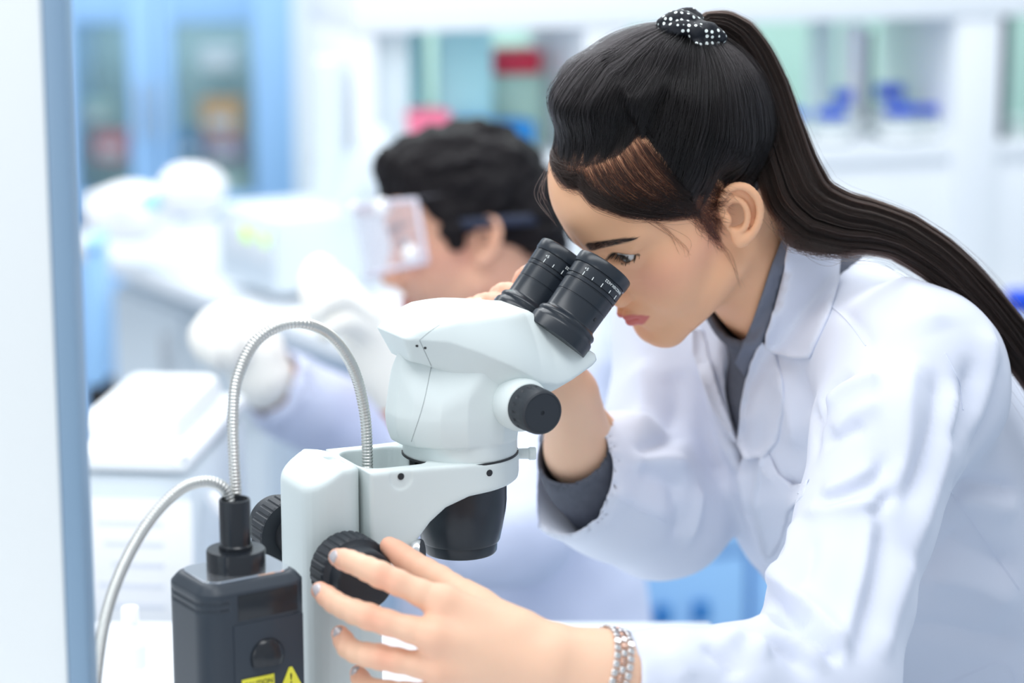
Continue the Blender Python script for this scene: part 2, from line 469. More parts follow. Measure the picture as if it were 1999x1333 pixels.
# focus column
S = Solid()
plan = rrect(-141, -96, -37, 37, 19)
f_plan = poly_sdf(plan); f_side = poly_sdf([(-170, -275), (-152, -13), (-141, -5), (-116, 10), (-96, 8), (-90, 8), (-90, -275)])
S.add(lambda P: smax(smax(f_plan(P[:, 0], P[:, 1]), f_side(P[:, 0], P[:, 2]), 4.0), -265.0 - P[:, 2], 1.0))
S.add(prism_sdf(rrect(-112, -103, -2, 8, 1.2, 3), 2, 6, 30, 0.8), 0.8, 's')
column = msolid('focus_column', S, (-166, -50, -270), (-92, 50, 18), 1.7, M_WHITE)
S = Solid(); S.add(prism_sdf(rrect(-105, -80, -26, 26, 3), 2, -265, -90, 1.5))
msolid('rack_housing', S, (-110, -32, -270), (-74, 32, -84), 2.0, M_WHITE)
# arm that carries the head
arm_poly = [(-95.5, 6), (-40, 4.5), (44, 1.5), (47, -4), (46, -12), (36, -18), (4, -20.5), (-14, -22), (-33, -28.5), (-46, -38.5), (-55, -49), (-62, -57), (-73, -72), (-82, -88), (-95.5, -92)]
S = Solid()
fa = poly_sdf(arm_poly)
ring = lambda P: np.maximum(np.sqrt(P[:, 0] ** 2 + P[:, 1] ** 2) - 46.5, -P[:, 0] - 200)
def arm_fn(P):
    # plan: straight sides that close in a half round at the front
    du = np.maximum(P[:, 0], 0); pl = np.where(P[:, 0] > 0, np.sqrt(du ** 2 + P[:, 1] ** 2) - 45.5, np.abs(P[:, 1]) - 42 - 3.5 * sstep(-60, 0, P[:, 0]))
    return smax(fa(P[:, 0], P[:, 2]), pl, 3.5)
S.add(arm_fn)
S.add(prism_sdf(rrect(-93, -38, -29, 30, 14), 2, -42, 40, 2.0), 2.0, 's')
S.add(cyl_sdf((0, 0), 39, 2, -60, 30, 1), 1.0, 's')
S.add(cyl_sdf((-70.3, 3.8 - 4), 9, 1, -60, -41.2, 0.6), 1.0, 's')
arm = msolid('arm', S, (-104, -52, -98), (54, 52, 12), 1.5, M_WHITE)
# head: lower body on a round flange, hooded upper shell
S = Solid()
body_plan = [(-57, -9), (-50, -23), (-34, -39), (-16, -47), (14, -47), (30, -40), (38, -24), (38, 24), (30, 40), (14, 47), (-16, 47), (-34, 39), (-50, 23), (-57, 9)]
fb = poly_sdf(body_plan)
def body_fn(P):
    tz = np.clip((P[:, 2] - 38) / 60, 0, 1.2); tb = np.clip((38 - P[:, 2]) / 20, 0, 1.2)
    sx = 1.03 - 0.13 * tz - 0.05 * tb * tb
    a = (P[:, 0] - 20) / sx + 20; b = P[:, 1] / (1.0 - 0.03 * tz - 0.04 * tb * tb)
    return smax(fb(a, b), np.abs(P[:, 2] - 56) - 41, 2.0)
S.add(body_fn)
nA = np.array([-0.55, -0.62, -0.56]); nA /= np.linalg.norm(nA)
S.add(lambda P: np.maximum(np.sqrt(P[:, 0] ** 2 + P[:, 1] ** 2) - 44.0, np.abs(P[:, 2] - 10) - 8.5), 1.5)
for sy in (-1, 1):
    n1 = np.array([-0.52, sy * 0.72, 0.46]); n1 = n1 / np.linalg.norm(n1); p1 = np.array([-36, sy * 42.0, 42.0])
    S.add((lambda n1, p1: (lambda P: (P - p1.astype(np.float32)) @ n1.astype(np.float32)))(n1, p1), 3.0, 'i')
S.add(lambda P: np.maximum(np.sqrt(P[:, 0] ** 2 + P[:, 1] ** 2) - 44.0, np.abs(P[:, 2] - 10) - 7), 1.0)
m_body = msolid('head_body', S, (-82, -54, 0), (46, 54, 104), 1.5, M_WHITE)
lathe('mount_ring', [(40, 1.2), (45.2, 1.2), (45.2, 2.6), (40, 2.6)], M_DARKHOLE, micro, n=96)
bpy.data.objects['mount_ring'].data.transform(Matrix.Translation((0, 0, MZ * 1000)))
bpy.data.objects['mount_ring'].data.transform(Matrix.Scale(0.001, 4))
shell_poly = [(-59, 101), (-48, 108), (-22, 115), (5, 115.5), (36, 113), (48, 112), (94, 78), (95, 73), (90, 69), (58, 55), (25, 42), (10, 51), (-27, 73), (-42, 79), (-50, 81)]
fs_ = poly_sdf(shell_poly)
cu = np.array([-60, -46, -29, -8, 14, 41, 55, 70, 95.0]); cz = np.array([101, 100, 98.5, 90, 79, 63.5, 60.5, 61.5, 70.0])
S = Solid()
def shell_fn(P):
    zc = np.interp(P[:, 0], cu, cz); s = P[:, 2] - zc
    front = sstep(15, 105, P[:, 0]); back = 14 * np.logaddexp(0, (-2 - P[:, 0]) / 14)
    w = 61 - 0.10 * np.maximum(s, 0) - 0.010 * np.maximum(s, 0) ** 2 - 0.62 * np.maximum(-s, 0) - 12 * front - 0.62 * back
    side = (np.abs(P[:, 1]) - w) * 0.85
    return smax(fs_(P[:, 0], P[:, 2]), side, 4.0)
S.add(shell_fn)
m_shell = msolid('head_shell', S, (-90, -68, 34), (104, 68, 136), 1.5, M_WHITE)
# small boss for the zoom knob, both sides; knob; focus knobs
KUZ = (25, 48)
def mcyl(name, c_uz, l0, prof, mat, n=64, sharp=35):
    """lathe about the lateral axis, starting at l0 and growing away from the middle"""
    o = lathe(name, [(r / 1000, z / 1000) for r, z in prof], mat, micro, axis=(0, math.copysign(1, l0), 0), origin=m2l((c_uz[0], l0, c_uz[1])), n=n, sharp=sharp)
    return o
def ribbed(name, c_uz, l0, prof, mat, ribs, depth, zr, parent=None):
    """lathe whose radius is cut by grip grooves between the heights zr"""
    n = ribs * 6; bm = bmesh.new(); rings = []
    for r, z in prof:
        ring = []
        for i in range(n):
            a = 2 * math.pi * i / n; q = (i % 6)
            rr = r - (depth if (q in (0, 1) and zr[0] <= z <= zr[1]) else 0)
            ring.append(bm.verts.new((rr * math.cos(a) / 1000, rr * math.sin(a) / 1000, z / 1000)))
        rings.append(ring)
    for a, b in zip(rings[:-1], rings[1:]):
        for i in range(n): bm.faces.new((a[i], a[(i + 1) % n], b[(i + 1) % n], b[i]))
    bm.faces.new(list(reversed(rings[0]))); bm.faces.new(rings[-1])
    o = link(name, bm_mesh(name, bm, 30), mat, parent or micro)
    o.matrix_local = frame_to((0, math.copysign(1, l0), 0), m2l((c_uz[0], l0, c_uz[1])))
    return o
for sgn in (-1, 1):
    mcyl('knob_boss', KUZ, sgn * 42, [(21, 0), (21, 14), (19.5, 19), (18, 22), (16, 23)], M_WHITE)
    zk = ribbed('zoom_knob', KUZ, sgn * 63, [(14, 0), (17, 0.5), (17.4, 2), (17.4, 8), (17.2, 9), (17.2, 17), (17.0, 21), (16.4, 23.5), (15.2, 24.5), (14.8, 24.5), (14.6, 24.1), (1.6, 24.1), (1.4, 23.2), (0.2, 23.2)], M_RUBBER, 18, 0.9, (8.5, 16.0))
    fk = ribbed('focus_knob', (-120, -61), sgn * 46, [(20, 0), (27, 0.6), (28, 2), (28, 22), (27, 23.5), (24.5, 24.5), (22.8, 26), (22.5, 40), (21.5, 41.5), (19.5, 42), (1, 42)], M_RUBBER, 30, 1.1, (1.5, 22.5))
    mcyl('knob_shaft', (-120, -61), sgn * 34, [(16, 0), (16, 13)], M_DARKHOLE)
lathe('objective', [(36 / 1000, -.010), (36.2 / 1000, -.036), (35.5 / 1000, -.044), (33 / 1000, -.058), (31 / 1000, -.0675), (30.2 / 1000, -.069), (29 / 1000, -.0692), (28.6 / 1000, -.0765), (27.6 / 1000, -.078), (24 / 1000, -.078), (23 / 1000, -.074), (0.0005, -.074)], M_BLACK_GLOSS, micro, origin=(0, 0, MZ), n=72)
# locking screws and socket screws
so = lathe('thumb_screw', [(0.0075, 0), (0.0092, 0.0004), (0.0095, 0.001), (0.0095, 0.0065), (0.009, 0.0075), (0.0005, 0.0075)], M_CHROME, micro, axis=(0.72, -0.60, 0.12), origin=m2l((-60, -40, -60)), n=40)
so = lathe('thumb_screw', [(0.004, 0), (0.0042, 0.009), (0.005, 0.010), (0.005, 0.014), (0.0045, 0.015), (0.0005, 0.015)], M_WHITE, micro, axis=(0.9, -0.4, 0), origin=m2l((40, -18, -1)), n=32)
for uz in ((-70.3, 0.5), (2, -5)):
    mcyl('socket_screw', uz, -41.0 if uz[0] < -20 else -44.8, [(2.5, -1), (2.6, 0.9), (2.0, 1.2), (0.2, 1.2)], M_DARKHOLE, n=20)
box('slot', m2l((-107, -10, 6.8)), (0.0075, 0.009, 0.004), M_DARKHOLE, micro, bevel=0.0004)
# eyepieces
EA = np.array([0.645, 0, 0.764])
ep_prof = [(26.3, -8), (26.3, 1.0), (26.0, 2.6), (24.8, 4.0), (24.4, 5.0), (25.0, 6.2), (25.0, 7.6), (24.2, 9.2), (22.4, 10.4), (21.6, 11.4), (21.3, 12.6), (21.6, 26.0), (21.2, 26.3), (21.2, 26.9), (21.7, 27.2), (21.9, 36.8), (21.2, 37.1), (21.2, 38.0), (22.1, 38.3), (22.2, 40.6), (21.3, 40.9), (21.3, 41.6), (22.3, 41.9), (22.5, 50.4), (21.6, 50.7), (21.6, 51.5), (22.8, 51.9), (23.3, 53.6), (23.3, 59.4), (22.8, 60.6), (21.6, 61.2), (18.0, 60.8), (15.0, 58.0), (0.5, 57.0)]
def bend_text(body, size, r0, zpos, ang0, mat, parent, flip=False, name='lettering'):
    """lettering laid round the eyepiece barrel"""
    cu_ = bpy.data.curves.new('t', 'FONT'); cu_.body = body; cu_.size = size; cu_.extrude = 0.00008
    t = bpy.data.objects.new('t', cu_); COL.objects.link(t)
    dg = bpy.context.evaluated_depsgraph_get(); me = bpy.data.meshes.new_from_object(t.evaluated_get(dg))
    bpy.data.objects.remove(t)
    n = len(me.vertices); co = np.zeros(n * 3, np.float32); me.vertices.foreach_get('co', co); co = co.reshape(-1, 3)
    sgn = -1 if flip else 1
    a = ang0 + sgn * co[:, 0] / r0; z = zpos + sgn * co[:, 1]; r = r0 + 0.00012 + co[:, 2]
    me.vertices.foreach_set('co', np.stack([r * np.cos(a), r * np.sin(a), z], -1).astype(np.float32).ravel()); me.name = name
    return link(name, me, mat, parent)
for sl in (-1, 1):
    og = m2l((71.8, 31 * sl, 95.4))
    e = link('eyepiece', bm_mesh('eyepiece', (lambda b: (bm_lathe(b, [(r / 1000, z / 1000) for r, z in ep_prof], 80), b)[1])(bmesh.new()), 30), M_BLACK_GLOSS, micro)
    e.matrix_local = frame_to(EA, og, up=(0, 1, 0))
    # angle 90 deg = away from the camera side (+l); the camera sees the -l side
    for i, a in enumerate((-150, -128, -106, -84, -62)):
        bm = bmesh.new(); bm_box(bm, (0, 0, 0), (0.0004, 0.0005, 0.0034 if i % 2 == 0 else 0.0026)); mk = link('tick_mark', bm_mesh('tick_mark', bm), M_PRINT, e)
        ar = math.radians(a); mk.matrix_local = Matrix.Translation((0.0225 * math.cos(ar), 0.0225 * math.sin(ar), 0.0435)) @ Matrix.Rotation(ar, 4, 'Z')
    bend_text('+5', 0.0034, 0.0224, 0.0465, math.radians(-155), M_PRINT, e)
    bend_text('WHSZ10X-H/22', 0.0031, 0.0226, 0.0495, math.radians(-52), M_PRINT, e, flip=True)
    ar = math.radians(-70)
    sc = lathe('set_screw', [(0.0016, -0.001), (0.0016, 0.0008), (0.0012, 0.001), (0.0002, 0.001)], M_DARKHOLE, e, n=16); sc.matrix_local = frame_to((math.cos(ar), math.sin(ar), 0), (0.0212 * math.cos(ar), 0.0212 * math.sin(ar), 0.020))
    lens = lathe('lens', [(0.0140, 0.0585), (0.0120, 0.0592), (0.006, 0.0598), (0.0003, 0.06)], material('lens_glass', (0.02, 0.025, 0.03), rough=0.03, coat=1.0, noise=(10, 0.02)), e, n=40)
# base plate and white card under the arm
S = Solid(); S.add(prism_sdf(rrect(-165, 150, -100, 100, 25), 2, -266.4, -242, 5.0))
msolid('base_plate', S, (-172, -108, -272), (158, 108, -236), 3.0, M_WHITE)
box('index_plate', m2l((-79.2, -2, -150)), (0.002, 0.04, 0.09), M_PAPER, micro, bevel=0.0005)
M_GREEN = material('green_print', srgb(30, 120, 110), rough=0.6, noise=(50, 0.05))
for dz in (-128, -152, -163): box('scale_mark', m2l((-77.9, -10, dz)), (0.0006, 0.006, 0.0009), M_GREEN, micro, bevel=0.0001)

def world_bvh(objs):
    vs, fs = [], []
    bpy.context.view_layer.update()
    for o in objs:
        k = len(vs); mw = o.matrix_world
        vs += [mw @ v.co for v in o.data.vertices]; fs += [[i + k for i in p.vertices] for p in o.data.polygons]
    return BVHTree.FromPolygons(vs, fs)
def drape_line(name, px, bvh, r, mat, parent, lift=0.0, n=40, inv=None):
    """fine line that follows the surface along the given polyline of measured points"""
    P = catmull(np.array([(x, y, 0) for x, y in px], float), n) if len(px) > 2 else np.linspace((*px[0], 0), (*px[1], 0), n)
    out = []
    for x, y, _ in P:
        d = Vector(ray(x, y)).normalized(); h = bvh.ray_cast(Vector(CAM), d)
        if h[0] is not None: out.append(np.array(h[0]) + np.array(h[1]) * lift)
    if len(out) < 3: return None
    out = np.array(out)
    if inv is not None:
        Mi = np.array(inv); out = out @ Mi[:3, :3].T + Mi[:3, 3]
    return tube(name, out, r, mat, parent, n=6)
bpy.context.view_layer.update()
mi = micro.matrix_world.inverted()
bv = world_bvh([m_body, m_shell]); bva = world_bvh([column, arm])
drape_line('seam', [(858, 634), (838, 648), (819, 664)], bv, 0.00022, M_SEAM, micro, inv=mi)
drape_line('seam', [(819, 664), (842, 714)], bv, 0.00025, M_SEAM, micro, inv=mi)
drape_line('seam', [(842, 716), (826, 790), (803, 862)], bv, 0.00025, M_SEAM, micro, inv=mi)
for p in ((814, 675), (830, 679)):
    d = Vector(ray(*p)).normalized(); h = bv.ray_cast(Vector(CAM), d)
    if h[0] is not None:
        sc = lathe('socket_screw', [(0.0011, -0.0005), (0.0011, 0.0003), (0.0002, 0.0003)], M_DARKHOLE, micro, n=14); sc.matrix_local = mi @ frame_to(h[1], h[0])
# ------------------------------------------------------------------ light source with two goosenecks
ILC = at(466, 1110, 1.735)                    # centre of the top face
il = empty('light_source', (ILC[0], ILC[1], BENCH_Z), math.radians(34)); tag(il, 'black box light source with two silver gooseneck cables and a yellow caution label', 'light source')
IH = float(ILC[2] - BENCH_Z)
M_ILB = material('dark_housing', srgb(50, 58, 68), rough=0.42, noise=(25, 0.05), bump=(800, 0.06, 0.0003))
M_ILG = material('dark_gloss', srgb(34, 38, 44), rough=0.22, noise=(25, 0.04))
M_GOOSE = material('gooseneck_metal', (0.62, 0.62, 0.60), rough=0.3, metal=0.95, noise=(60, 0.06))
M_YEL = material('caution_yellow', srgb(232, 226, 70), rough=0.5, noise=(40, 0.03)); M_INK = material('black_ink', (0.01, 0.01, 0.012), rough=0.6, noise=(40, 0.05))
def ibox(S, lo, hi, h): 
    V_, Q_ = S.mesh_arrays(lo, hi, h); return V_ / 1000.0 + np.array([0, 0, IH]), Q_
S = Solid()
pl = poly_sdf(rrect(-44, 40, -32, 32, 15, 7))
def body_il(P):
    z = P[:, 2]; inset = np.interp(z, [-7, 0, 1], [0, 6, 6.0])
    return smax((pl(P[:, 0], P[:, 1]) + inset) * 0.87, np.maximum(z, -IH * 1000 - z), 2.5)
S.add(body_il)
for zz in (-13, -18): S.add((lambda zz: (lambda P: np.maximum(np.maximum(np.maximum(np.abs(P[:, 2] - zz) - 1.0, P[:, 0] + 24), np.abs(P[:, 1] + 8) - 30), np.abs(np.minimum(pl(P[:, 0], P[:, 1]), 50)) - 1.3)))(zz), 0.5, 's')
V_, Q_ = ibox(S, (-54, -52, -IH * 1000 - 4), (52, 48, 6), 1.7)
housing = link('housing', np_mesh('housing', V_, Q_), M_ILB, il)
il_c = (-2, 0)
pp = [(x / 1000, y / 1000) for x, y in rrect(-36, 32, -24, 24, 11, 7)]
prism('top_glare_plate', pp, (1, 0, 0), (0, 1, 0), (0, 0, 1), 0, 0.0012, material('glare_metal', (0.82, 0.84, 0.88), rough=0.10, metal=0.92, noise=(20, 0.03)), il, origin=(0, 0, IH))  # pale mirror metal added to stand in for window glare on the black top
lathe('collar', [(0.0212, -0.001), (0.0212, 0.0145), (0.0205, 0.0155), (0.012, 0.0158)], M_ILG, il, origin=(il_c[0] / 1000, il_c[1] / 1000, IH), n=64)
noz = lathe('nozzle', [(0.0122, 0), (0.0122, 0.003), (0.0113, 0.004), (0.0113, 0.036), (0.0108, 0.0368), (0.0095, 0.0368), (0.009, 0.034), (0.0003, 0.034)], M_ILG, il, origin=(il_c[0] / 1000, il_c[1] / 1000, IH + 0.0155), n=48)
# front panel (towards the camera's right): recessed label field, door with finger grip
box('label_field', (0.006, -0.0318, IH - 0.018), (0.048, 0.0012, 0.019), M_ILG, il, 0.0005)
door = box('lamp_door', (0.006, -0.0320, IH - 0.084), (0.056, 0.0020, 0.108), M_ILB, il, 0.0009)
bm = bmesh.new(); r = bmesh.ops.create_uvsphere(bm, u_segments=32, v_segments=20, radius=0.0135)
bmesh.ops.scale(bm, vec=(1, 0.45, 1), verts=bm.verts); bmesh.ops.bisect_plane(bm, geom=list(bm.verts) + list(bm.edges) + list(bm.faces), plane_co=(0, 0, -0.006), plane_no=(0, 0, -1), clear_outer=True)
bmesh.ops.holes_fill(bm, edges=bm.edges, sides=0)
g = link('finger_grip', bm_mesh('finger_grip', bm, 40), M_ILG, door); g.location = (-0.002, -0.001, 0.027)
lab = box('caution_label', (-0.010, -0.0016, 0.0085), (0.026, 0.0006, 0.0095), M_YEL, door, 0.0002)
lab2 = box('caution_label', (-0.010, -0.0016, -0.012), (0.026, 0.0006, 0.026), M_YEL, door, 0.0002)
tri = prism('warning_triangle', [(-0.009, -0.008), (0.009, -0.008), (0.0012, 0.0078), (-0.0012, 0.0078)], (1, 0, 0), (0, 0, 1), (0, -1, 0), 0, 0.0007, M_YEL, door, origin=(0.0165, -0.001, 0.0075))
def flat_text(body, size, mat, parent, loc, name='lettering'):
    cu_ = bpy.data.curves.new('t', 'FONT'); cu_.body = body; cu_.size = size; cu_.extrude = 0.0001; cu_.align_x = 'CENTER'; cu_.align_y = 'CENTER'
    t = bpy.data.objects.new('t', cu_); COL.objects.link(t); dg = bpy.context.evaluated_depsgraph_get(); me = bpy.data.meshes.new_from_object(t.evaluated_get(dg)); bpy.data.objects.remove(t)
    me.name = name; o = link(name, me, mat, parent); o.rotation_euler = (math.pi / 2, 0, 0); o.location = loc; return o
flat_text('CAUTION', 0.0052, M_INK, lab, (0, -0.0005, 0)); flat_text('!', 0.011, M_INK, tri, (0.0165, -0.0019, 0.0065))
# goosenecks
def gooseneck(pts, r0):
    P = np.array([at(*p) for p in pts]); C_ = catmull(P, 600); L_ = np.concatenate([[0], np.cumsum(np.linalg.norm(np.diff(C_, axis=0), axis=1))]); per = 0.0025
    m = int(L_[-1] / per * 5); s_ = np.linspace(0, L_[-1], m); C_ = np.stack([np.interp(s_, L_, C_[:, i]) for i in range(3)], -1)
    rad = r0 * (1 + 0.22 * np.abs(np.sin(np.pi * s_ / per)) ** 0.7 - 0.12)
    V_, f_ = tube_arrays(C_, rad, 16, False)
    me = np_mesh('gooseneck', V_, f_); o = link('gooseneck', me, M_GOOSE, il); bpy.context.view_layer.update(); o.matrix_parent_inverse = il.matrix_world.inverted(); return o
gooseneck([(463, 1020, 1.737), (462, 985, 1.737), (457, 900, 1.737), (455, 815, 1.738), (463, 740, 1.742), (495, 672, 1.75), (545, 637, 1.755), (600, 633, 1.76), (650, 660, 1.785), (690, 720, 1.81), (711, 800, 1.826), (717, 880, 1.834), (717, 945, 1.836)], 0.0040)
gooseneck([(455, 1020, 1.733), (450, 985, 1.732), (436, 952, 1.728), (400, 940, 1.722), (350, 957, 1.715), (293, 1015, 1.705), (243, 1100, 1.695), (207, 1200, 1.685), (188, 1320, 1.68), (180, 1450, 1.685), (176, 1560, 1.69), (174, 1640, 1.695)], 0.0040)
# ------------------------------------------------------------------ woman at the microscope
HT = np.array([0.13598768, 1.95158986, 1.30399607]); HS = 0.98636 / 1000
HR = np.array([[0.51904822, -0.72739249, -0.44887538], [-0.84926665, -0.37951923, -0.36703039], [-0.09661831, -0.57172137, 0.81473897]])
def h2w(P): return np.asarray(P, float) @ HR.T * HS + HT
def w2h(P): return (np.asarray(P, float) - HT) @ HR / HS

EYE_C = np.array([31.0, 71.0, 14.0]); EYE_R = 12.0
def eye_opening(up, low, half=14.5, tilt=0.10, yc=75.0):
    """almond-shaped gap between the lids, cut along the viewing axis of the eye"""
    c0 = EYE_C
    def circ(h):
        return (half * half + h * h) / (2 * h)
    Ru, Rl = circ(up), circ(low)
    def fn(P):
        x = P[:, 0] - c0[0]; z = P[:, 2] - c0[2] - tilt * x
        du = np.sqrt(x * x + (z - (up - Ru)) ** 2) - Ru
        dl = np.sqrt(x * x + (z + (low - Rl)) ** 2) - Rl
        return np.maximum(np.maximum(du, dl), yc - P[:, 1])
    return fn
def ear_pts(pts):
    """ear plane: a = backwards, b = up, c = away from the head"""
    A = np.array([0.42, -0.86, -0.30]); Bv = np.array([0.04, -0.30, 0.95]); A /= np.linalg.norm(A)
    Bv = Bv - A * (A @ Bv); Bv /= np.linalg.norm(Bv); Cv = np.cross(A, Bv)
    if Cv[0] < 0: Cv = -Cv
    return [np.array([67.0, 1.0, 4.0]) + A * p[0] + Bv * p[1] + Cv * p[2] for p in pts], (A, Bv, Cv)

def head_solid(neck_base, female=True):
    S = Solid()
    S.ell((0, -4, 50), (71, 92, 80))
    S.ell((0, 33, 48), (60, 60, 52), k=22)
    S.ell((0, 34, -8), (55, 48, 58), k=26)
    S.ell((0, 36, -52), (43, 42, 38), k=26)
    S.cone((50, 10, -48), (17, 70, -82), 13, 11, k=24, sym=True)
    S.ell((0, 74, -84), (17, 13, 12), k=18)
    S.ell((47, 46, -8), (15, 22, 17), k=22, sym=True)
    S.ell((35, 60, -30), (20, 20, 24), k=22, sym=True)
    S.cone((9, 82, 29), (46, 66, 33), 8, 7, k=16, sym=True)
    # neck
    S.cone((0, -18, -25), neck_base, 50, 55, k=26)
    S.cone((30, -10, -20), np.asarray(neck_base) + np.array([22, 35, 20]), 16, 15, k=24, sym=True)
    # muzzle, sockets
    S.ell((0, 72, -52), (25, 18, 21), k=16)
    S.ell((31, 93, 15), (16, 13, 9), k=11, op='s', sym=True)
    S.ell((16, 76, -2), (12, 10, 18), k=14, sym=True)
    S.cone((12, 78, 3), (22, 71, -20), 9, 11, k=12, sym=True)
    S.ell(EYE_C, (14.0, 13.2, 12.6), k=5, sym=True)
    S.cone((18, 79.5, 22.5), (46, 74.5, 24.5), 4.2, 3.6, k=6, sym=True)      # upper lid fold
    # nose
    S.cone((0, 84, 20), (0, 100, -17), 5.2, 7.5, k=9)
    S.ell((0, 103, -22), (9.5, 9.5, 8.5), k=8)
    S.ell((14.5, 92, -26.5), (7.4, 9.5, 7.4), k=5, sym=True)
    S.cone((0, 98, -29), (0, 92, -35), 4, 4, k=5)
    S.ell((8.5, 96, -33), (3.4, 5.5, 3.6), k=2.5, op='s', sym=True)
    # lips
    S.cone((4, 92.2, -50.2), (24, 77.6, -50.2), 4.6, 1.7, k=3.5, sym=True)
    S.cone((0, 89.2, -60.0), (21.5, 77.2, -52.4), 6.2, 1.8, k=3.0, sym=True)
    S.cone((0, 97.0, -54.6), (26.5, 77.8, -50.9), 0.9, 0.6, k=2.2, op='s', sym=True)
    S.ell((0, 94, -71), (15, 7, 5), k=9, op='s')
    S.cone((0, 99, -36), (0, 99, -40), 1.6, 2.2, k=4, op='s')
    S.add(eye_opening(5.9, 5.0), 0.9, 's', True)
    # ears
    rim, (A, Bv, Cv) = ear_pts(catmull([(0, 2, 1), (-1, 12, 2), (4, 21, 4), (12, 25, 6), (21, 22, 8), (27, 12, 9), (28, 0, 9), (24, -12, 8), (17, -21, 6), (9, -25, 4)], 28))
    ctr, _ = ear_pts([(13, 0, 2.5)])
    Rm = np.stack([A, Bv, Cv], 1)
    S.ell(ctr[0], (15.5, 23.5, 3.2), k=5, R=Rm, sym=True)
    cc, _ = ear_pts([(9, -2, 5.5)])
    S.ell(cc[0], (9.5, 12.5, 7.0), k=3, op='s', R=Rm, sym=True)
    S.chain(rim, np.interp(np.linspace(0, 9, 28), range(10), [3.0, 2.8, 2.9, 3.0, 3.1, 3.1, 3.1, 3.2, 3.6, 4.0]), k=2.5, kj=1.0, sym=True)
    lob, _ = ear_pts([(10, -21, 4)])
    S.ell(lob[0], (7.5, 8.0, 4.2), k=4, R=Rm, sym=True)
    an, _ = ear_pts(catmull([(10, 15, 5), (16, 9, 6.5), (18, -1, 6.8), (15, -11, 6.4), (10, -15, 5.6)], 12))
    S.chain(an, np.interp(np.linspace(0, 4, 12), range(5), [1.8, 2.4, 2.6, 2.5, 2.2]), k=3, kj=1, sym=True)
    tr, _ = ear_pts([(1.5, -3, 4.5)])
    S.ell(tr[0], (3.6, 5.5, 3.4), k=3.5, R=Rm, sym=True)
    return S
SKIN_BASE = np.array(srgb(235, 181, 143)); LIP = np.array(srgb(204, 108, 108)); BLUSH = np.array(srgb(244, 170, 148)); BROW = np.array(srgb(86, 66, 60))
def face_colors(V, skin=SKIN_BASE, lip=LIP, blush=BLUSH, brow=BROW):
    ax = np.abs(V[:, 0]); y = V[:, 1]; z = V[:, 2]
    c = np.tile(skin, (len(V), 1))
    def mixin(w, col):
        nonlocal c
        c = c * (1 - w[:, None]) + np.asarray(col) * w[:, None]
    w = np.exp(-(((ax - 48) / 22) ** 2 + ((z + 10) / 18) ** 2)) * (y > 10) * 0.5
    mixin(w, blush)
    # lips: above and below the parting line, narrowing to the corners
    t = np.clip(ax / 25.5, 0, 1); up = -54.6 + 3.8 * t + 7.0 * (1 - t ** 1.6) - 1.2 * np.exp(-(ax / 2.5) ** 2); lo = -54.6 + 3.8 * t - 11.0 * (1 - t ** 2.2)
    w = sstep(-0.8, 0.8, up - z) * sstep(-0.8, 0.8, z - lo) * (ax < 25.5) * (y > 68)
    mixin(w * 0.92, lip)
    # brows
    s = np.clip((ax - 10) / 45, 0, 1); zc = 29.5 + 9.5 * s ** 0.8 - 4.5 * s ** 3; th = 5.0 * (1 - s) ** 0.5 * (0.6 + 0.4 * sstep(0, 0.15, s)) + 0.3
    w = sstep(0.9, -0.9, np.abs(z - zc) - th) * sstep(9, 13, ax) * (ax < 55) * (y > 40)
    mixin(w * 0.85, brow)
    # lash line around the eye opening
    x = ax - EYE_C[0]; zz = z - EYE_C[2] - 0.10 * x
    yu = 5.9 * (1 - (x / 14.5) ** 2)
    w = sstep(2.0, 0.4, np.abs(zz - yu - 0.3)) * (np.abs(x) < 15.5) * (y > 66)
    mixin(w * 0.9, (0.02, 0.015, 0.015))
    return c
M_SKIN = material('skin', (1, 1, 1), rough=0.48, sss=0.18, vcol=True, noise=(60, 0.03), bump=(900, 0.05, 0.0006), spec=0.35)
M_EYE = material('eyeball', (1, 1, 1), rough=0.12, vcol=True, coat=0.3, spec=0.35)

def make_eye(name, c_local, gaze, to_world, parent):
    """eyeball with iris, pupil and cornea bulge; gaze is a direction in head space"""
    n, m = 40, 28; V = []
    for i in range(m + 1):
        th = math.pi * i / m; r = EYE_R * (1 + 0.055 * math.exp(-(th / 0.42) ** 2))
        for j in range(n): V.append((r * math.sin(th) * math.cos(2 * math.pi * j / n), r * math.sin(th) * math.sin(2 * math.pi * j / n), r * math.cos(th)))
    V = np.array(V); th = np.repeat(np.pi * np.arange(m + 1) / m, n)
    col = np.tile(np.array([0.78, 0.76, 0.75]), (len(V), 1))
    iris = sstep(0.58, 0.52, th)[:, None]; col = col * (1 - iris) + np.array([0.035, 0.018, 0.01]) * iris
    pup = sstep(0.22, 0.18, th)[:, None]; col = col * (1 - pup) + np.array([0.003, 0.003, 0.003]) * pup
    z = np.asarray(gaze, float); z /= np.linalg.norm(z); x = np.cross([0, 0, 1.0], z); x /= np.linalg.norm(x); y = np.cross(z, x)
    W = to_world(V @ np.stack([x, y, z]) + c_local)
    f = [(i * n + j, (i + 1) * n + j, (i + 1) * n + (j + 1) % n, i * n + (j + 1) % n) for i in range(m) for j in range(n)]
    me = np_mesh(name, W, f); set_col(me, col)
    return link(name, me, M_EYE, parent)

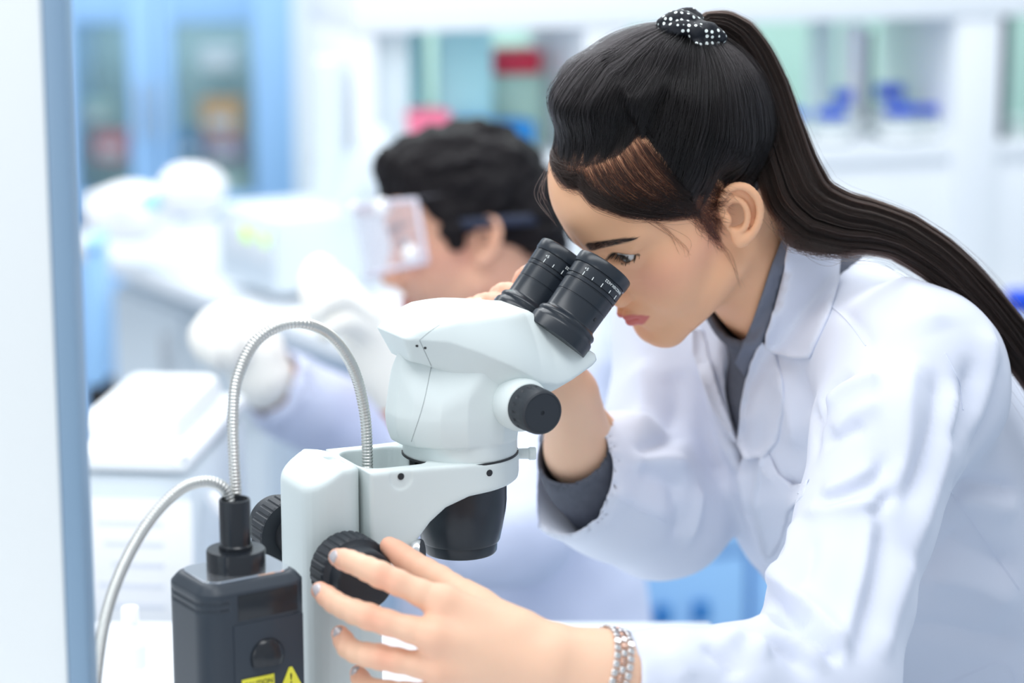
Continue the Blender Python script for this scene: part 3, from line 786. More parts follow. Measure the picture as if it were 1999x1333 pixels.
woman = empty('person', (0.45, 2.1, 0.0))
tag(woman, 'woman in a white lab coat with a long black ponytail bending over the microscope', 'person')
def wchild(name, me, mat, parent=None):
    o = link(name, me, mat); o.parent = parent or woman
    o.matrix_parent_inverse = (parent or woman).matrix_basis.inverted() if parent is None else Matrix.Identity(4)
    return o
NECK_BASE = np.array([0, -50.0, -165.0])
WH = head_solid(NECK_BASE)
V, Q = WH.mesh_arrays((-100, -110, -190), (100, 125, 140), 1.5)
me = np_mesh('body', h2w(V), Q); set_col(me, face_colors(V))
w_body = wchild('body', me, M_SKIN)
for sx in (1, -1):
    o = make_eye('eyeball', EYE_C * np.array([sx, 1, 1]), (0.26 * sx, 1.0, -0.12), h2w, woman)
    o.matrix_parent_inverse = woman.matrix_basis.inverted()
# ---- hands and forearms (millimetres in room space)
def pmm(px, py, d): return at(px, py, d) * 1000.0
def add_finger(S, pts, r, k=6.0, kj=3.0):
    P = catmull(np.array(pts), 9); R = np.interp(np.linspace(0, 1, 9), np.linspace(0, 1, len(r)), r)
    # knuckles a little thicker than the bones between them
    S.chain(P, R, k=k, kj=kj)
HN = Solid()      # near (left) hand on the focus knob
wr = pmm(1085, 1292, 1.705); fa1 = pmm(1180, 1318, 1.715); elb = pmm(1600, 1352, 1.80)
mcp = [pmm(868, 1178, 1.693), pmm(850, 1243, 1.682), pmm(858, 1305, 1.688), pmm(880, 1355, 1.705)]
HN.chain([elb, fa1, wr], [42, 29.5, 27], k=4, kj=14)
for m, r in zip(mcp, (13.5, 13, 12.5, 11.5)):
    HN.cone(wr + (m - wr) * 0.12, m, 19, r, k=12)
HN.cone(pmm(1010, 1235, 1.705), pmm(900, 1165, 1.725), 17, 11, k=12)     # ball of the thumb
add_finger(HN, [mcp[0], pmm(752, 1126, 1.694), pmm(694, 1100, 1.712), pmm(659, 1088, 1.733)], [10.2, 8.8, 9.2, 7.8, 7.8, 6.6], k=7)
add_finger(HN, [mcp[1], pmm(730, 1207, 1.688), pmm(664, 1182, 1.706), pmm(625, 1153, 1.726)], [10.2, 8.8, 9.2, 7.8, 7.8, 6.6], k=6)
add_finger(HN, [mcp[2], pmm(752, 1284, 1.693), pmm(688, 1270, 1.707), pmm(664, 1238, 1.728)], [10, 8.6, 9.0, 7.6, 7.6, 6.5], k=6)
add_finger(HN, [mcp[3], pmm(768, 1352, 1.706), pmm(716, 1340, 1.716), pmm(699, 1314, 1.734)], [9, 7.8, 8.2, 7, 7, 6.0], k=6)
add_finger(HN, [pmm(930, 1185, 1.722), pmm(866, 1138, 1.742), pmm(800, 1096, 1.758), pmm(760, 1066, 1.768)], [13, 11, 10.5, 9, 8.6, 7.0], k=10)
HF = Solid()      # far (right) hand on the eyepieces
wf = pmm(1112, 775, 2.005); ef = pmm(1292, 1030, 2.14)
HF.chain([ef, pmm(1135, 880, 2.04), wf], [38, 28.5, 25], k=4, kj=14)
pal = [pmm(1052, 640, 1.985), pmm(1010, 645, 1.985), pmm(972, 655, 1.985), pmm(938, 668, 1.985)]
for m, r in zip(pal, (12, 12, 11.5, 10.5)): HF.cone(wf + (m - wf) * 0.1, m, 18, r, k=12)
add_finger(HF, [pal[0], pmm(1024, 582, 1.985), pmm(1020, 548, 1.968), pmm(1036, 529, 1.947)], [10, 9, 8.6, 7.8, 7.2, 6.4], k=5)
add_finger(HF, [pal[1], pmm(975, 592, 1.985), pmm(985, 572, 1.958), pmm(1020, 578, 1.936)], [10, 9, 9.0, 8.6, 8.0, 7.4], k=4)
add_finger(HF, [pal[2], pmm(935, 605, 1.985), pmm(952, 590, 1.958), pmm(988, 594, 1.934)], [9.6, 8.6, 8.4, 7.8, 7.2, 6.6], k=3)
add_finger(HF, [pal[3], pmm(912, 622, 1.985), pmm(916, 600, 1.968), pmm(934, 598, 1.950)], [8.6, 7.8, 7.6, 7.2, 6.8, 6.2], k=3)
add_finger(HF, [pmm(1110, 700, 1.99), pmm(1085, 668, 1.96), pmm(1070, 640, 1.95)], [12, 10, 8], k=10)

def limb_arrays(S, pts, pad, h):
    P = np.array(pts); lo = P.min(0) - pad; hi = P.max(0) + pad
    V, Q = S.mesh_arrays(lo, hi, h); return V / 1000.0, Q
Vn, Qn = limb_arrays(HN, [pmm(600, 1060, 1.74), pmm(1330, 1400, 1.70), pmm(757, 1062, 1.79)], 30, 1.5)
Vf, Qf = limb_arrays(HF, [pmm(915, 515, 1.93), pmm(1230, 1000, 2.13), wf], 30, 1.7)
# hidden trunk and upper arms under the clothes, so that the figure is whole
SH_N = np.array([0.318, 1.885, 1.165]); SH_F = np.array([0.162, 2.175, 1.155]); SH_M = (SH_N + SH_F) / 2
LEAN = math.radians(40); FWD = np.array([-0.88, -0.47, 0]); FWD /= np.linalg.norm(FWD); LAT = np.array([0.47, -0.88, 0]); LAT /= np.linalg.norm(LAT)
AX = -FWD * math.sin(LEAN) - np.array([0, 0, 1]) * math.cos(LEAN)     # down the spine
FRO = FWD * math.cos(LEAN) - np.array([0, 0, 1]) * math.sin(LEAN)      # out of the chest
PELV = SH_M + AX * 0.47
T_ = Solid()
T_.cone(SH_M * 1000 + AX * 60, PELV * 1000, 80, 100, k=10, flat=(FRO, 0.8))
T_.cone(SH_N * 1000 + AX * 20, SH_F * 1000 + AX * 20, 38, 38, k=20)
T_.cone(h2w(NECK_BASE) * 1000, SH_M * 1000 + AX * 40, 48, 45, k=15)
T_.cone(SH_N * 1000, elb, 42, 36, k=30); T_.cone(SH_F * 1000, ef, 42, 36, k=30)
T_.cone(elb, wr, 32, 18, k=20); T_.cone(ef, wf, 30, 16, k=20)
for s_ in (-1, 1):
    hip = PELV * 1000 + LAT * 75 * s_; T_.cone(hip, np.array([hip[0] + 10, hip[1], 450]), 85, 55, k=30); T_.cone(np.array([hip[0] + 10, hip[1], 450]), np.array([hip[0] + 25, hip[1] + 10, 70]), 55, 38, k=10)
    T_.cone(np.array([hip[0] + 25, hip[1] + 10, 35]), np.array([hip[0] - 130, hip[1] - 60, 30]), 36, 30, k=15)
P = np.array([SH_N, SH_F, PELV, elb / 1000, wf / 1000]) * 1000
Vt, Qt = T_.mesh_arrays(P.min(0) - 150, P.max(0) + np.array([200, 200, 120]), 12.0)
def shift(Q, n): return Q + n
parts_V = [h2w(V), Vn, Vf, Vt / 1000.0]; parts_Q = [Q, Qn, Qf, Qt]
n0 = 0; QQ = []
for v_, q_ in zip(parts_V, parts_Q): QQ.append(q_ + n0); n0 += len(v_)
VV = np.vstack(parts_V); QQ = np.vstack(QQ)
hand_col = np.array(srgb(238, 196, 168))
def hand_colors(Vw, tips):
    c = np.tile(hand_col, (len(Vw), 1)); warm = np.array(srgb(232, 160, 134))
    for t, r in tips:
        w = np.exp(-(np.linalg.norm(Vw - np.asarray(t) / 1000, axis=1) / r) ** 2)[:, None] * 0.55; c = c * (1 - w) + warm * w
    return c
tipsN = [(pmm(659, 1088, 1.733), .02), (pmm(625, 1153, 1.726), .02), (pmm(664, 1238, 1.728), .02), (pmm(699, 1314, 1.734), .02), (pmm(760, 1066, 1.768), .03)] + [(m, .013) for m in mcp] + [(pmm(752, 1126, 1.685), .012), (pmm(730, 1207, 1.68), .012), (pmm(752, 1284, 1.685), .012)]
tipsF = [(pmm(1036, 529, 1.947), .02), (pmm(1020, 578, 1.936), .02), (pmm(988, 594, 1.934), .02), (pmm(934, 598, 1.95), .02)]
old = w_body.data
me = np_mesh('body', VV, QQ); set_col(me, np.vstack([face_colors(V), hand_colors(Vn, tipsN), hand_colors(Vf, tipsF), np.tile(SKIN_BASE, (len(Vt), 1))]))
me.materials.append(M_SKIN); w_body.data = me; bpy.data.meshes.remove(old)
# finger nails
M_NAIL = material('nail_polish', srgb(186, 180, 184), rough=0.2, coat=0.6, noise=(200, 0.03))
def nail(px, py, S, d0, w, l, dirpx):
    """thin curved plate on a finger end: found by marching along the measured direction to the finger"""
    c = CAM * 1000; r = ray(px, py); t = np.linspace(d0 - 0.05, d0 + 0.06, 441)
    pts = c[None] + t[:, None] * r[None] * 1000; dd = S(pts); i = np.argmax(dd < 0)
    if not (dd < 0).any(): i = int(np.argmin(dd))
    p = pts[i]; n = S.grad(p[None].astype(np.float32), 0.5)[0].astype(float)
    a = at(px + dirpx[0], py + dirpx[1], t[i]) * 1000 - at(px, py, t[i]) * 1000
    a = a - n * (a @ n); a /= np.linalg.norm(a); b = np.cross(n, a)
    nu, nv = 9, 9; V_ = []
    for k in (0, 1):
        for iu in range(nu):
            for iv in range(nv):
                u_ = (iu / (nu - 1) * 2 - 1); v_ = (iv / (nv - 1) * 2 - 1)
                f = 1 - 0.22 * abs(u_) ** 3
                q = p + a * u_ * l / 2 + b * v_ * w / 2 * f
                g = S.grad(q[None].astype(np.float32), 0.5)[0]; q = q - g * S(q[None].astype(np.float32))[0] + n * (0.55 if k == 0 else -0.8)
                V_.append(q)
    fq = []
    for iu in range(nu - 1):
        for iv in range(nv - 1):
            A_ = iu * nv + iv; fq.append((A_, A_ + nv, A_ + nv + 1, A_ + 1)); B_ = A_ + nu * nv; fq.append((B_, B_ + 1, B_ + nv + 1, B_ + nv))
    rim_ = [i_ * nv for i_ in range(nu)] + [(nu - 1) * nv + j for j in range(1, nv)] + [i_ * nv + nv - 1 for i_ in range(nu - 2, -1, -1)] + [j for j in range(nv - 2, 0, -1)]
    for x, y in zip(rim_, rim_[1:] + rim_[:1]): fq.append((y, x, x + nu * nv, y + nu * nv))
    wchild('fingernail', np_mesh('fingernail', np.array(V_) / 1000.0, fq), M_NAIL)
nail(650, 1085, HN, 1.733, 9, 12, (-10, -5)); nail(618, 1150, HN, 1.726, 8, 10, (-8, -9)); nail(658, 1232, HN, 1.728, 8, 10, (-5, -10)); nail(692, 1308, HN, 1.734, 7, 9, (-5, -10))
nail(1032, 518, HF, 1.947, 8, 11, (10, -7)); nail(1014, 567, HF, 1.936, 9, 11, (12, -3)); nail(976, 582, HF, 1.934, 8, 10, (12, -4)); nail(930, 585, HF, 1.95, 7, 8, (10, -5))
# ---- clothes of the woman
M_COAT = material('white_coat_cloth', srgb(218, 223, 238), rough=0.85, noise=(6, 0.012), bump=(1400, 0.10, 0.0004), sheen=0.15, spec=0.25)
M_SHIRT = material('charcoal_shirt', srgb(88, 92, 104), rough=0.9, noise=(160, 0.22), bump=(500, 0.3, 0.0008))
def frame_body(SHm, ax, lat, fro, prof, L):
    """trunk of elliptic sections: prof rows are (distance down the spine, half width, half depth, shift to the front)"""
    pr = np.array(prof, np.float32); o = (SHm * 1000).astype(np.float32); A_, B_, C_ = (v.astype(np.float32) for v in (ax, lat, fro))
    def fn(P):
        q = P - o; t = q @ A_; a = np.interp(t, pr[:, 0], pr[:, 1]); b = np.interp(t, pr[:, 0], pr[:, 2]); s = np.interp(t, pr[:, 0], pr[:, 3])
        x = (q @ B_) / a; y = (q @ C_ - s) / b; r = np.sqrt(x * x + y * y)
        d = (r - 1) * np.minimum(a, b) * np.where(r > 1e-3, 1, 1)
        return smax(d * 0.9, np.maximum(pr[0, 0] - t, t - L), 40.0)
    return fn
CT = Solid()
CT.add(frame_body(SH_M, AX, LAT, FRO, [(-40, 70, 60, -20), (0, 150, 88, -12), (60, 178, 124, -8), (160, 180, 140, -3), (280, 176, 128, -10), (420, 190, 122, -6), (600, 212, 145, -16), (900, 250, 180, -30)], 620))
nb = h2w(NECK_BASE) * 1000
CT.cone(nb + AX * 30 + LAT * 40, SH_N * 1000 + np.array([0, 0, 8]), 58, 62, k=50)
CT.cone(nb + AX * 30 - LAT * 40, SH_F * 1000 + np.array([0, 0, 8]), 58, 60, k=50)
skb = np.array([PELV[0] + 0.05, PELV[1] + 0.02, 0.42]) * 1000
CT.cone(PELV * 1000 - np.array([0, 0, 20]), skb, 150, 185, k=60, flat=(LAT, 1.12))
CT.add(lambda P: 560 - P[:, 2], 4.0, 'i')
# near sleeve
NS = SH_N * 1000
ns = [NS + np.array([4, -4, 2]), pmm(1735, 850, 1.885), pmm(1690, 1010, 1.855), pmm(1640, 1180, 1.82), pmm(1605, 1320, 1.79)]
CT.chain(ns, [66, 60, 52, 52, 54], k=40, kj=14)
CT.chain([pmm(1600, 1330, 1.79), pmm(1430, 1330, 1.755), pmm(1320, 1330, 1.735), pmm(1215, 1330, 1.718)], [50, 42, 38, 36], k=26, kj=12)
# far sleeve
FS = SH_F * 1000
cuf = pmm(1134, 935, 2.045)
CT.chain([FS, pmm(1318, 815, 2.19), pmm(1294, 985, 2.14)], [64, 60, 54], k=30, kj=16)
CT.chain([pmm(1292, 990, 2.135), pmm(1208, 950, 2.085), cuf], [62, 62, 55], k=26, kj=16)
# neck opening and cuffs
ndir = h2w((0, 0, 0)) - h2w(NECK_BASE); ndir /= np.linalg.norm(ndir)
thr = nb + FRO * 60
CT.cone(nb - ndir * 60, nb + ndir * 200, 62, 64, k=6, op='s')
CT.cone(nb + FRO * 55 + AX * 5, nb + FRO * 135 + AX * 100, 32, 8, k=10, op='s')
cdir = cuf - pmm(1208, 950, 2.085); cdir /= np.linalg.norm(cdir)
cap_n = np.array([-0.66, -0.62, 0.20]); cap_n /= np.linalg.norm(cap_n); cap_p = pmm(1130, 945, 2.0)
CT.add((lambda P: np.where((P - cuf.astype(np.float32)) @ (cuf - wf).astype(np.float32) > -9e9, (P - cap_p.astype(np.float32)) @ cap_n.astype(np.float32), 0) - 1e4 * (np.linalg.norm(P - cuf.astype(np.float32), axis=1) > 150)), 9.0, 'i')
CT.cone(cuf + cdir * 60, cuf - cdir * 70, 49, 46, k=3, op='s')
wdir = pmm(1215, 1330, 1.718) - pmm(1320, 1330, 1.735); wdir /= np.linalg.norm(wdir)
cn_p = pmm(1212, 1300, 1.715)
CT.add((lambda P: np.where(np.linalg.norm(P - cn_p.astype(np.float32), axis=1) < 90, (P - cn_p.astype(np.float32)) @ wdir.astype(np.float32), -1e4)), 2.0, 'i')
CT.cone(pmm(1210, 1324, 1.716) + wdir * 20, pmm(1210, 1328, 1.716) - wdir * 45, 27, 29, k=2, op='s')
allp = np.array([NS, FS, PELV * 1000, ns[-1], cuf])
Vc, Qc = CT.mesh_arrays([20, 1530, 545], [800, 2440, 1290], 3.5)
Vc, Qc = biggest(Vc.astype(np.float32), Qc)
Vc = lap_smooth(Vc, Qc, 2, 0.5)
coat_bvh = BVHTree.FromPolygons([Vector(v) for v in (Vc / 1000.0).tolist()], Qc.tolist())
def hit(px, py, bvh=None):
    h = (bvh or coat_bvh).ray_cast(Vector(CAM), Vector(ray(px, py)).normalized())
    return h
def fold_disp(V, N, folds, bvh):
    """each fold: measured polyline, half width (mm), height (mm)"""
    D = np.zeros(len(V))
    for pts, w, amp in folds:
        w, amp = w * 0.82, amp * 1.45
        P2 = catmull(np.array([(x, y, 0) for x, y in pts], float), 14) if len(pts) > 2 else np.linspace((*pts[0], 0), (*pts[1], 0), 10)
        Q3 = [np.array(h[0]) * 1000 for h in (hit(x, y, bvh) for x, y, _ in P2) if h[0] is not None]
        if len(Q3) < 2: continue
        Q3 = np.array(Q3); lo = Q3.min(0) - 4 * w; hi = Q3.max(0) + 4 * w
        I = np.flatnonzero(((V > lo) & (V < hi)).all(1))
        if not len(I): continue
        X = V[I]; best = np.full(len(I), 1e9); tt = np.zeros(len(I))
        for i in range(len(Q3) - 1):
            a, b = Q3[i], Q3[i + 1]; ba = b - a; L2 = ba @ ba + 1e-9
            if L2 > 60 ** 2: continue
            t = np.clip((X - a) @ ba / L2, 0, 1); d = np.linalg.norm(X - a - t[:, None] * ba, axis=1)
            m = d < best; best[m] = d[m]; tt[m] = (i + t[m]) / (len(Q3) - 1)
        taper = np.clip(np.minimum(tt, 1 - tt) * 5 + 0.15, 0, 1)
        D[I] += amp * taper * np.exp(-(best / w) ** 1.6)
    return V + N * D[:, None]
folds = [
    # near sleeve head and upper arm
    ([(1600, 835), (1597, 790), (1618, 755), (1665, 728)], 9, -7), ([(1612, 800), (1640, 765), (1690, 742), (1720, 735)], 10, 6), ([(1625, 850), (1660, 812), (1720, 785)], 11, 4),
    ([(1782, 690), (1772, 780), (1768, 880), (1745, 960)], 12, 6), ([(1830, 720), (1828, 800), (1800, 900), (1765, 990)], 10, -5), ([(1868, 740), (1858, 830), (1820, 950), (1770, 1100)], 12, 6),
    ([(1600, 862), (1650, 850), (1690, 830)], 9, -4), ([(1590, 985), (1640, 968), (1700, 935), (1740, 890)], 9, -7), ([(1598, 965), (1660, 942), (1720, 905)], 10, 6), ([(1565, 1000), (1620, 990), (1690, 985), (1725, 985)], 8, 5),
    ([(1700, 1010), (1718, 985), (1745, 960)], 7, -6), ([(1700, 990), (1690, 1100), (1660, 1220), (1640, 1290)], 9, 5), ([(1725, 1000), (1712, 1110), (1690, 1200), (1665, 1290)], 10, -5), ([(1780, 1080), (1750, 1180), (1720, 1290)], 13, 5),
    ([(1555, 1010), (1545, 1080), (1515, 1130)], 10, 5), ([(1580, 1040), (1575, 1110), (1545, 1160)], 10, -4),
    # inside of the elbow
    ([(1495, 1135), (1500, 1165), (1545, 1195), (1585, 1215)], 8, -9), ([(1492, 1120), (1530, 1140), (1570, 1175), (1620, 1230), (1640, 1270)], 10, 7), ([(1510, 1195), (1560, 1225), (1610, 1260), (1635, 1300)], 8, -7), ([(1490, 1200), (1500, 1230), (1560, 1262), (1620, 1310)], 9, 6), ([(1440, 1240), (1480, 1232), (1520, 1262), (1590, 1320)], 9, -5), ([(1400, 1262), (1440, 1238), (1475, 1245), (1500, 1290)], 10, 6), ([(1370, 1255), (1420, 1290), (1440, 1325)], 9, -4), ([(1300, 1262), (1330, 1300), (1340, 1330)], 10, 3),
    # chest and front
    ([(1500, 720), (1490, 820), (1478, 900)], 10, -7), ([(1520, 720), (1545, 800), (1560, 880)], 12, 4), ([(1560, 720), (1580, 800), (1590, 900)], 9, -5), ([(1450, 900), (1470, 1000), (1500, 1100)], 14, 5), ([(1490, 880), (1500, 920), (1545, 948)], 6, 4), ([(1560, 950), (1520, 930), (1495, 890)], 6, -4),
    ([(1380, 700), (1400, 800), (1440, 920)], 12, 5), ([(1360, 720), (1378, 830), (1420, 950)], 11, -5), ([(1420, 700), (1430, 780), (1445, 850)], 9, -5),
    # far sleeve
    ([(1240, 890), (1280, 870), (1330, 845)], 8, -6), ([(1245, 915), (1290, 930), (1340, 960)], 9, -6), ([(1230, 900), (1280, 898), (1340, 905)], 10, 6), ([(1180, 950), (1240, 980), (1310, 1010)], 10, 4), ([(1310, 720), (1320, 790), (1300, 850)], 14, -5), ([(1250, 700), (1260, 780), (1240, 850)], 16, 5), ([(1340, 1060), (1355, 1000), (1360, 950)], 9, 5), ([(1320, 1050), (1325, 1000), (1310, 960)], 8, -4),
    # back and side
    ([(1900, 700), (1880, 800), (1850, 880)], 12, -6), ([(1930, 640), (1925, 740), (1890, 850)], 14, 5), ([(1960, 700), (1940, 800), (1890, 900)], 12, -5), ([(1860, 940), (1920, 950), (1990, 958)], 10, -6), ([(1850, 965), (1920, 980), (1990, 1000)], 16, 5), ([(1830, 1040), (1900, 1080), (1990, 1120)], 18, -6), ([(1800, 1120), (1900, 1140), (1990, 1180)], 20, 5), ([(1780, 1220), (1880, 1240), (1990, 1260)], 20, -5), ([(1640, 600), (1680, 640), (1700, 680)], 8, -3), ([(1720, 520), (1790, 580), (1830, 650)], 18, 4),
]
Nc = mesh_normals(Vc, Qc)
Vc = fold_disp(Vc, Nc, folds, coat_bvh)
cuffw = 1 - np.exp(-(np.linalg.norm(Vc - cuf, axis=1) / 75) ** 4) ; cuffw *= 1 - np.exp(-(np.linalg.norm(Vc - cn_p, axis=1) / 50) ** 4)
Vc0 = Vc.copy()
Vc = Vc + (cuffw * 1.0)[:, None] * Nc * (2.2 * noise3(Vc / np.array([70, 70, 95.0]), 3) + 1.1 * noise3(Vc / 30.0, 5))[:, None]
Vc = lap_smooth(Vc.astype(np.float32), Qc, 1, 0.4)
Vsm = lap_smooth(Vc, Qc, 6, 0.5); Vc = Vc + (Vsm - Vc) * (1 - cuffw)[:, None]; Vc = Vc.astype(np.float32)
coat = wchild('lab_coat', np_mesh('lab_coat', Vc / 1000.0, Qc), M_COAT)
coat_bvh = BVHTree.FromPolygons([Vector(v) for v in (Vc / 1000.0).tolist()], Qc.tolist())

from mathutils import geometry
def patch(name, outline, mat, parent, lift=0.0015, thick=0.0012, step=7.0, bvhs=None, curl=None, smooth=2):
    """cloth piece that lies on the garment below: outline is measured, the piece takes the garment's form and has its own thickness"""
    bvhs = bvhs or [coat_bvh]
    ol = []
    for i in range(len(outline)):
        a, b = np.array(outline[i], float), np.array(outline[(i + 1) % len(outline)], float); m = max(1, int(np.linalg.norm(b - a) / step))
        ol += [a + (b - a) * j / m for j in range(m)]
    ol = np.array(ol); n = len(ol)
    x0, y0 = ol.min(0); x1, y1 = ol.max(0); inner = []
    f = poly_sdf(ol)
    gx, gy = np.meshgrid(np.arange(x0, x1, step), np.arange(y0, y1, step)); g = np.stack([gx.ravel(), gy.ravel()], -1)
    g = g[f(g[:, 0].astype(np.float32), g[:, 1].astype(np.float32)) < -step * 0.5]
    pts = np.vstack([ol, g]); r = geometry.delaunay_2d_cdt([Vector(p) for p in pts], [], [list(range(n))], 1, 1e-4)
    vs2 = np.array([(v.x, v.y) for v in r[0]]); tris = [t for t in r[2] if len(t) == 3]
    P3 = np.zeros((len(vs2), 3)); ok = np.zeros(len(vs2), bool)
    for i, (x, y) in enumerate(vs2):
        best = None
        for b in bvhs:
            h = b.ray_cast(Vector(CAM), Vector(ray(x, y)).normalized())
            if h[0] is not None and (best is None or h[3] < best[3]): best = h
        if best is not None: P3[i] = np.array(best[0]); ok[i] = True
    if not ok.any(): return None
    dep = (P3 - CAM) @ _W
    med = np.median(dep[ok])
    for i in np.flatnonzero(~ok):
        j = np.flatnonzero(ok)[np.argmin(((vs2[ok] - vs2[i]) ** 2).sum(1))]; dep[i] = dep[j]
    nbr = [[] for _ in vs2]
    for t in tris:
        for a in range(3): nbr[t[a]] += [t[a - 1], t[a - 2]]
    for _ in range(smooth):
        nd = dep.copy()
        for i in range(len(dep)):
            if nbr[i]: nd[i] = 0.4 * dep[i] + 0.6 * np.mean(dep[nbr[i]])
        dep = np.minimum(nd, dep + 0.001)
    dist = -f(vs2[:, 0].astype(np.float32), vs2[:, 1].astype(np.float32))
    if curl is not None: dep = dep - curl[1] * np.clip(1 - dist / curl[0], 0, 1) ** 2
    P3 = np.array([at(x, y, d) for (x, y), d in zip(vs2, dep)]) - np.array([ray(x, y) / np.linalg.norm(ray(x, y)) for x, y in vs2]) * lift
    me = bpy.data.meshes.new(name); me.from_pydata(P3.tolist(), [], tris); me.update()
    bm = bmesh.new(); bm.from_mesh(me); bmesh.ops.recalc_face_normals(bm, faces=bm.faces)
    if bm.faces and sum((f_.normal.dot(Vector(_W)) for f_ in bm.faces)) > 0: bmesh.ops.reverse_faces(bm, faces=bm.faces)
    bm.to_mesh(me); bm.free()
    me.polygons.foreach_set('use_smooth', np.ones(len(me.polygons), bool))
    o = wchild(name, me, mat, parent) if parent is None else link(name, me, mat, parent)
    sm = o.modifiers.new('thickness', 'SOLIDIFY'); sm.thickness = thick; sm.offset = -1
    return o
# shirt: chest under the coat, collar band round the neck, cuff inside the far sleeve
SHR = Solid()
fwd_n = FRO - ndir * (FRO @ ndir); fwd_n /= np.linalg.norm(fwd_n)
SHR.add(frame_body(SH_M, AX, LAT, FRO, [(-40, 60, 50, -20), (0, 140, 80, -12), (60, 168, 108, 0), (160, 170, 122, 6), (280, 164, 108, 0)], 190))
neck_top = w2h(nb / 1000 + ndir * 0.14)
SHR.cone(nb - ndir * 80, nb + ndir * 130, 70, 62, k=20)
SHR.cone(nb - ndir * 10, nb + ndir * 220, 59.0, 57.0, k=2, op='s')
cutn = (HR @ np.array([0, 0.78, 0.62])); cutp = h2w((49, -40, -64)) * 1000
SHR.add(lambda P: (P - cutp.astype(np.float32)) @ cutn.astype(np.float32), 2.0, 'i')
for sg in (-1, 1): SHR.add((lambda sg: (lambda P: sg * ((P - nb.astype(np.float32)) @ LAT.astype(np.float32)) - 105))(sg), 4.0, 'i')
Vs, Qs = SHR.mesh_arrays(nb - 210, nb + 150, 3.0)
CF = Solid(); CF.chain([pmm(1200, 985, 2.09), pmm(1150, 925, 2.05), pmm(1136, 900, 2.04)], [39, 38.5, 38], kj=4); CF.chain([pmm(1240, 1030, 2.12), pmm(1136, 905, 2.04), pmm(1100, 850, 2.01)], [31, 31, 31], k=2, kj=2, op='s')
Vs2, Qs2 = CF.mesh_arrays(pmm(1160, 930, 2.06) - 110, pmm(1160, 930, 2.06) + 110, 2.6)
shirt = wchild('shirt', np_mesh('shirt', np.vstack([Vs, Vs2]) / 1000.0, np.vstack([Qs, Qs2 + len(Vs)])), M_SHIRT)
shirt_bvh = BVHTree.FromPolygons([Vector(v) for v in (Vs / 1000.0).tolist()], Qs.tolist())
neck_bvh = BVHTree.FromPolygons([Vector(v) for v in h2w(V).tolist()], Q.tolist())
M_SHIRT2 = material('grey_collar', srgb(112, 118, 134), rough=0.85, noise=(60, 0.05), bump=(900, 0.15, 0.0004))
patch('shirt_collar', [(1528, 462), (1545, 470), (1536, 510), (1512, 598), (1490, 660), (1470, 705), (1455, 738), (1434, 708), (1446, 680), (1470, 625), (1490, 570), (1508, 515)], M_SHIRT2, None, lift=0.006, thick=0.002, bvhs=[shirt_bvh, neck_bvh, coat_bvh], smooth=6)
patch('coat_collar', [(1542, 474), (1590, 484), (1642, 500), (1638, 545), (1618, 610), (1577, 700), (1545, 698), (1496, 684), (1497, 655), (1512, 600), (1530, 530)], M_COAT, None, lift=0.007, thick=0.002, bvhs=[shirt_bvh, coat_bvh], curl=(26, 0.004), smooth=6)
patch('coat_lapel', [(1486, 668), (1512, 690), (1524, 740), (1528, 800), (1516, 862), (1490, 892), (1452, 897), (1438, 866), (1446, 800), (1456, 745), (1470, 700)], M_COAT, None, lift=0.005, thick=0.002, bvhs=[shirt_bvh, coat_bvh], curl=(20, 0.004), smooth=6)
patch('coat_lapel', [(1352, 642), (1372, 646), (1384, 700), (1404, 770), (1440, 866), (1428, 858), (1392, 800), (1366, 730), (1352, 690)], M_COAT, None, lift=0.005, thick=0.002, bvhs=[shirt_bvh, coat_bvh], curl=(20, 0.004), smooth=6)
patch('breast_pocket', [(1490, 872), (1500, 885), (1518, 925), (1545, 947), (1566, 943), (1578, 934), (1565, 968), (1538, 1000), (1526, 1050), (1506, 1085), (1492, 1095), (1478, 1030), (1466, 980), (1476, 920)], M_COAT, None, lift=0.002, thick=0.0012, bvhs=[coat_bvh], curl=(14, 0.003), smooth=3)
def seam(px, r=0.0006, lift=0.0002): 
    o = drape_line('seam', px, coat_bvh, r, M_COAT, None, lift=lift, n=40)
    if o is not None: o.parent = woman; o.matrix_parent_inverse = woman.matrix_basis.inverted()
seam([(1500, 905), (1515, 942), (1545, 965), (1560, 962)]); seam([(1612, 590), (1640, 612), (1665, 640), (1690, 675)]); seam([(1845, 690), (1872, 745), (1880, 800)])
seam([(1855, 958), (1920, 1050), (1990, 1150)]); seam([(1860, 1330), (1940, 1295), (1970, 1300), (1985, 1333)]); seam([(1180, 955), (1230, 985), (1300, 1020)])
M_WTR = material('woman_trousers', srgb(52, 56, 70), rough=0.85, noise=(40, 0.08)); M_WSH = material('woman_shoe', srgb(30, 30, 34), rough=0.4, noise=(30, 0.05))
LG = Solid()
for s_ in (-1, 1):
    hip = PELV * 1000 + LAT * 75 * s_; kn0 = np.array([hip[0] + 10, hip[1], 450]); an0 = np.array([hip[0] + 25, hip[1] + 10, 95])
    LG.cone(hip, kn0, 92, 64, k=30); LG.cone(kn0, an0, 62, 50, k=12)
    SO = Solid(); SO.ell(np.array([an0[0] - 60, an0[1] - 30, 40]), (110, 46, 38), R=np.array([[0.88, -0.47, 0], [0.47, 0.88, 0], [0, 0, 1]])); SO.add(lambda P: 2 - P[:, 2], 3, 'i'); V_, Q_ = SO.mesh_arrays(np.array([an0[0] - 200, an0[1] - 140, -6]), np.array([an0[0] + 90, an0[1] + 90, 96]), 5)
    wchild('shoe', np_mesh('shoe', V_ / 1000.0, Q_), M_WSH)
V_, Q_ = LG.mesh_arrays([PELV[0] * 1000 - 230, PELV[1] * 1000 - 230, 60], [PELV[0] * 1000 + 260, PELV[1] * 1000 + 230, 720], 8.0)
wchild('trousers', np_mesh('trousers', V_ / 1000.0, Q_), M_WTR)
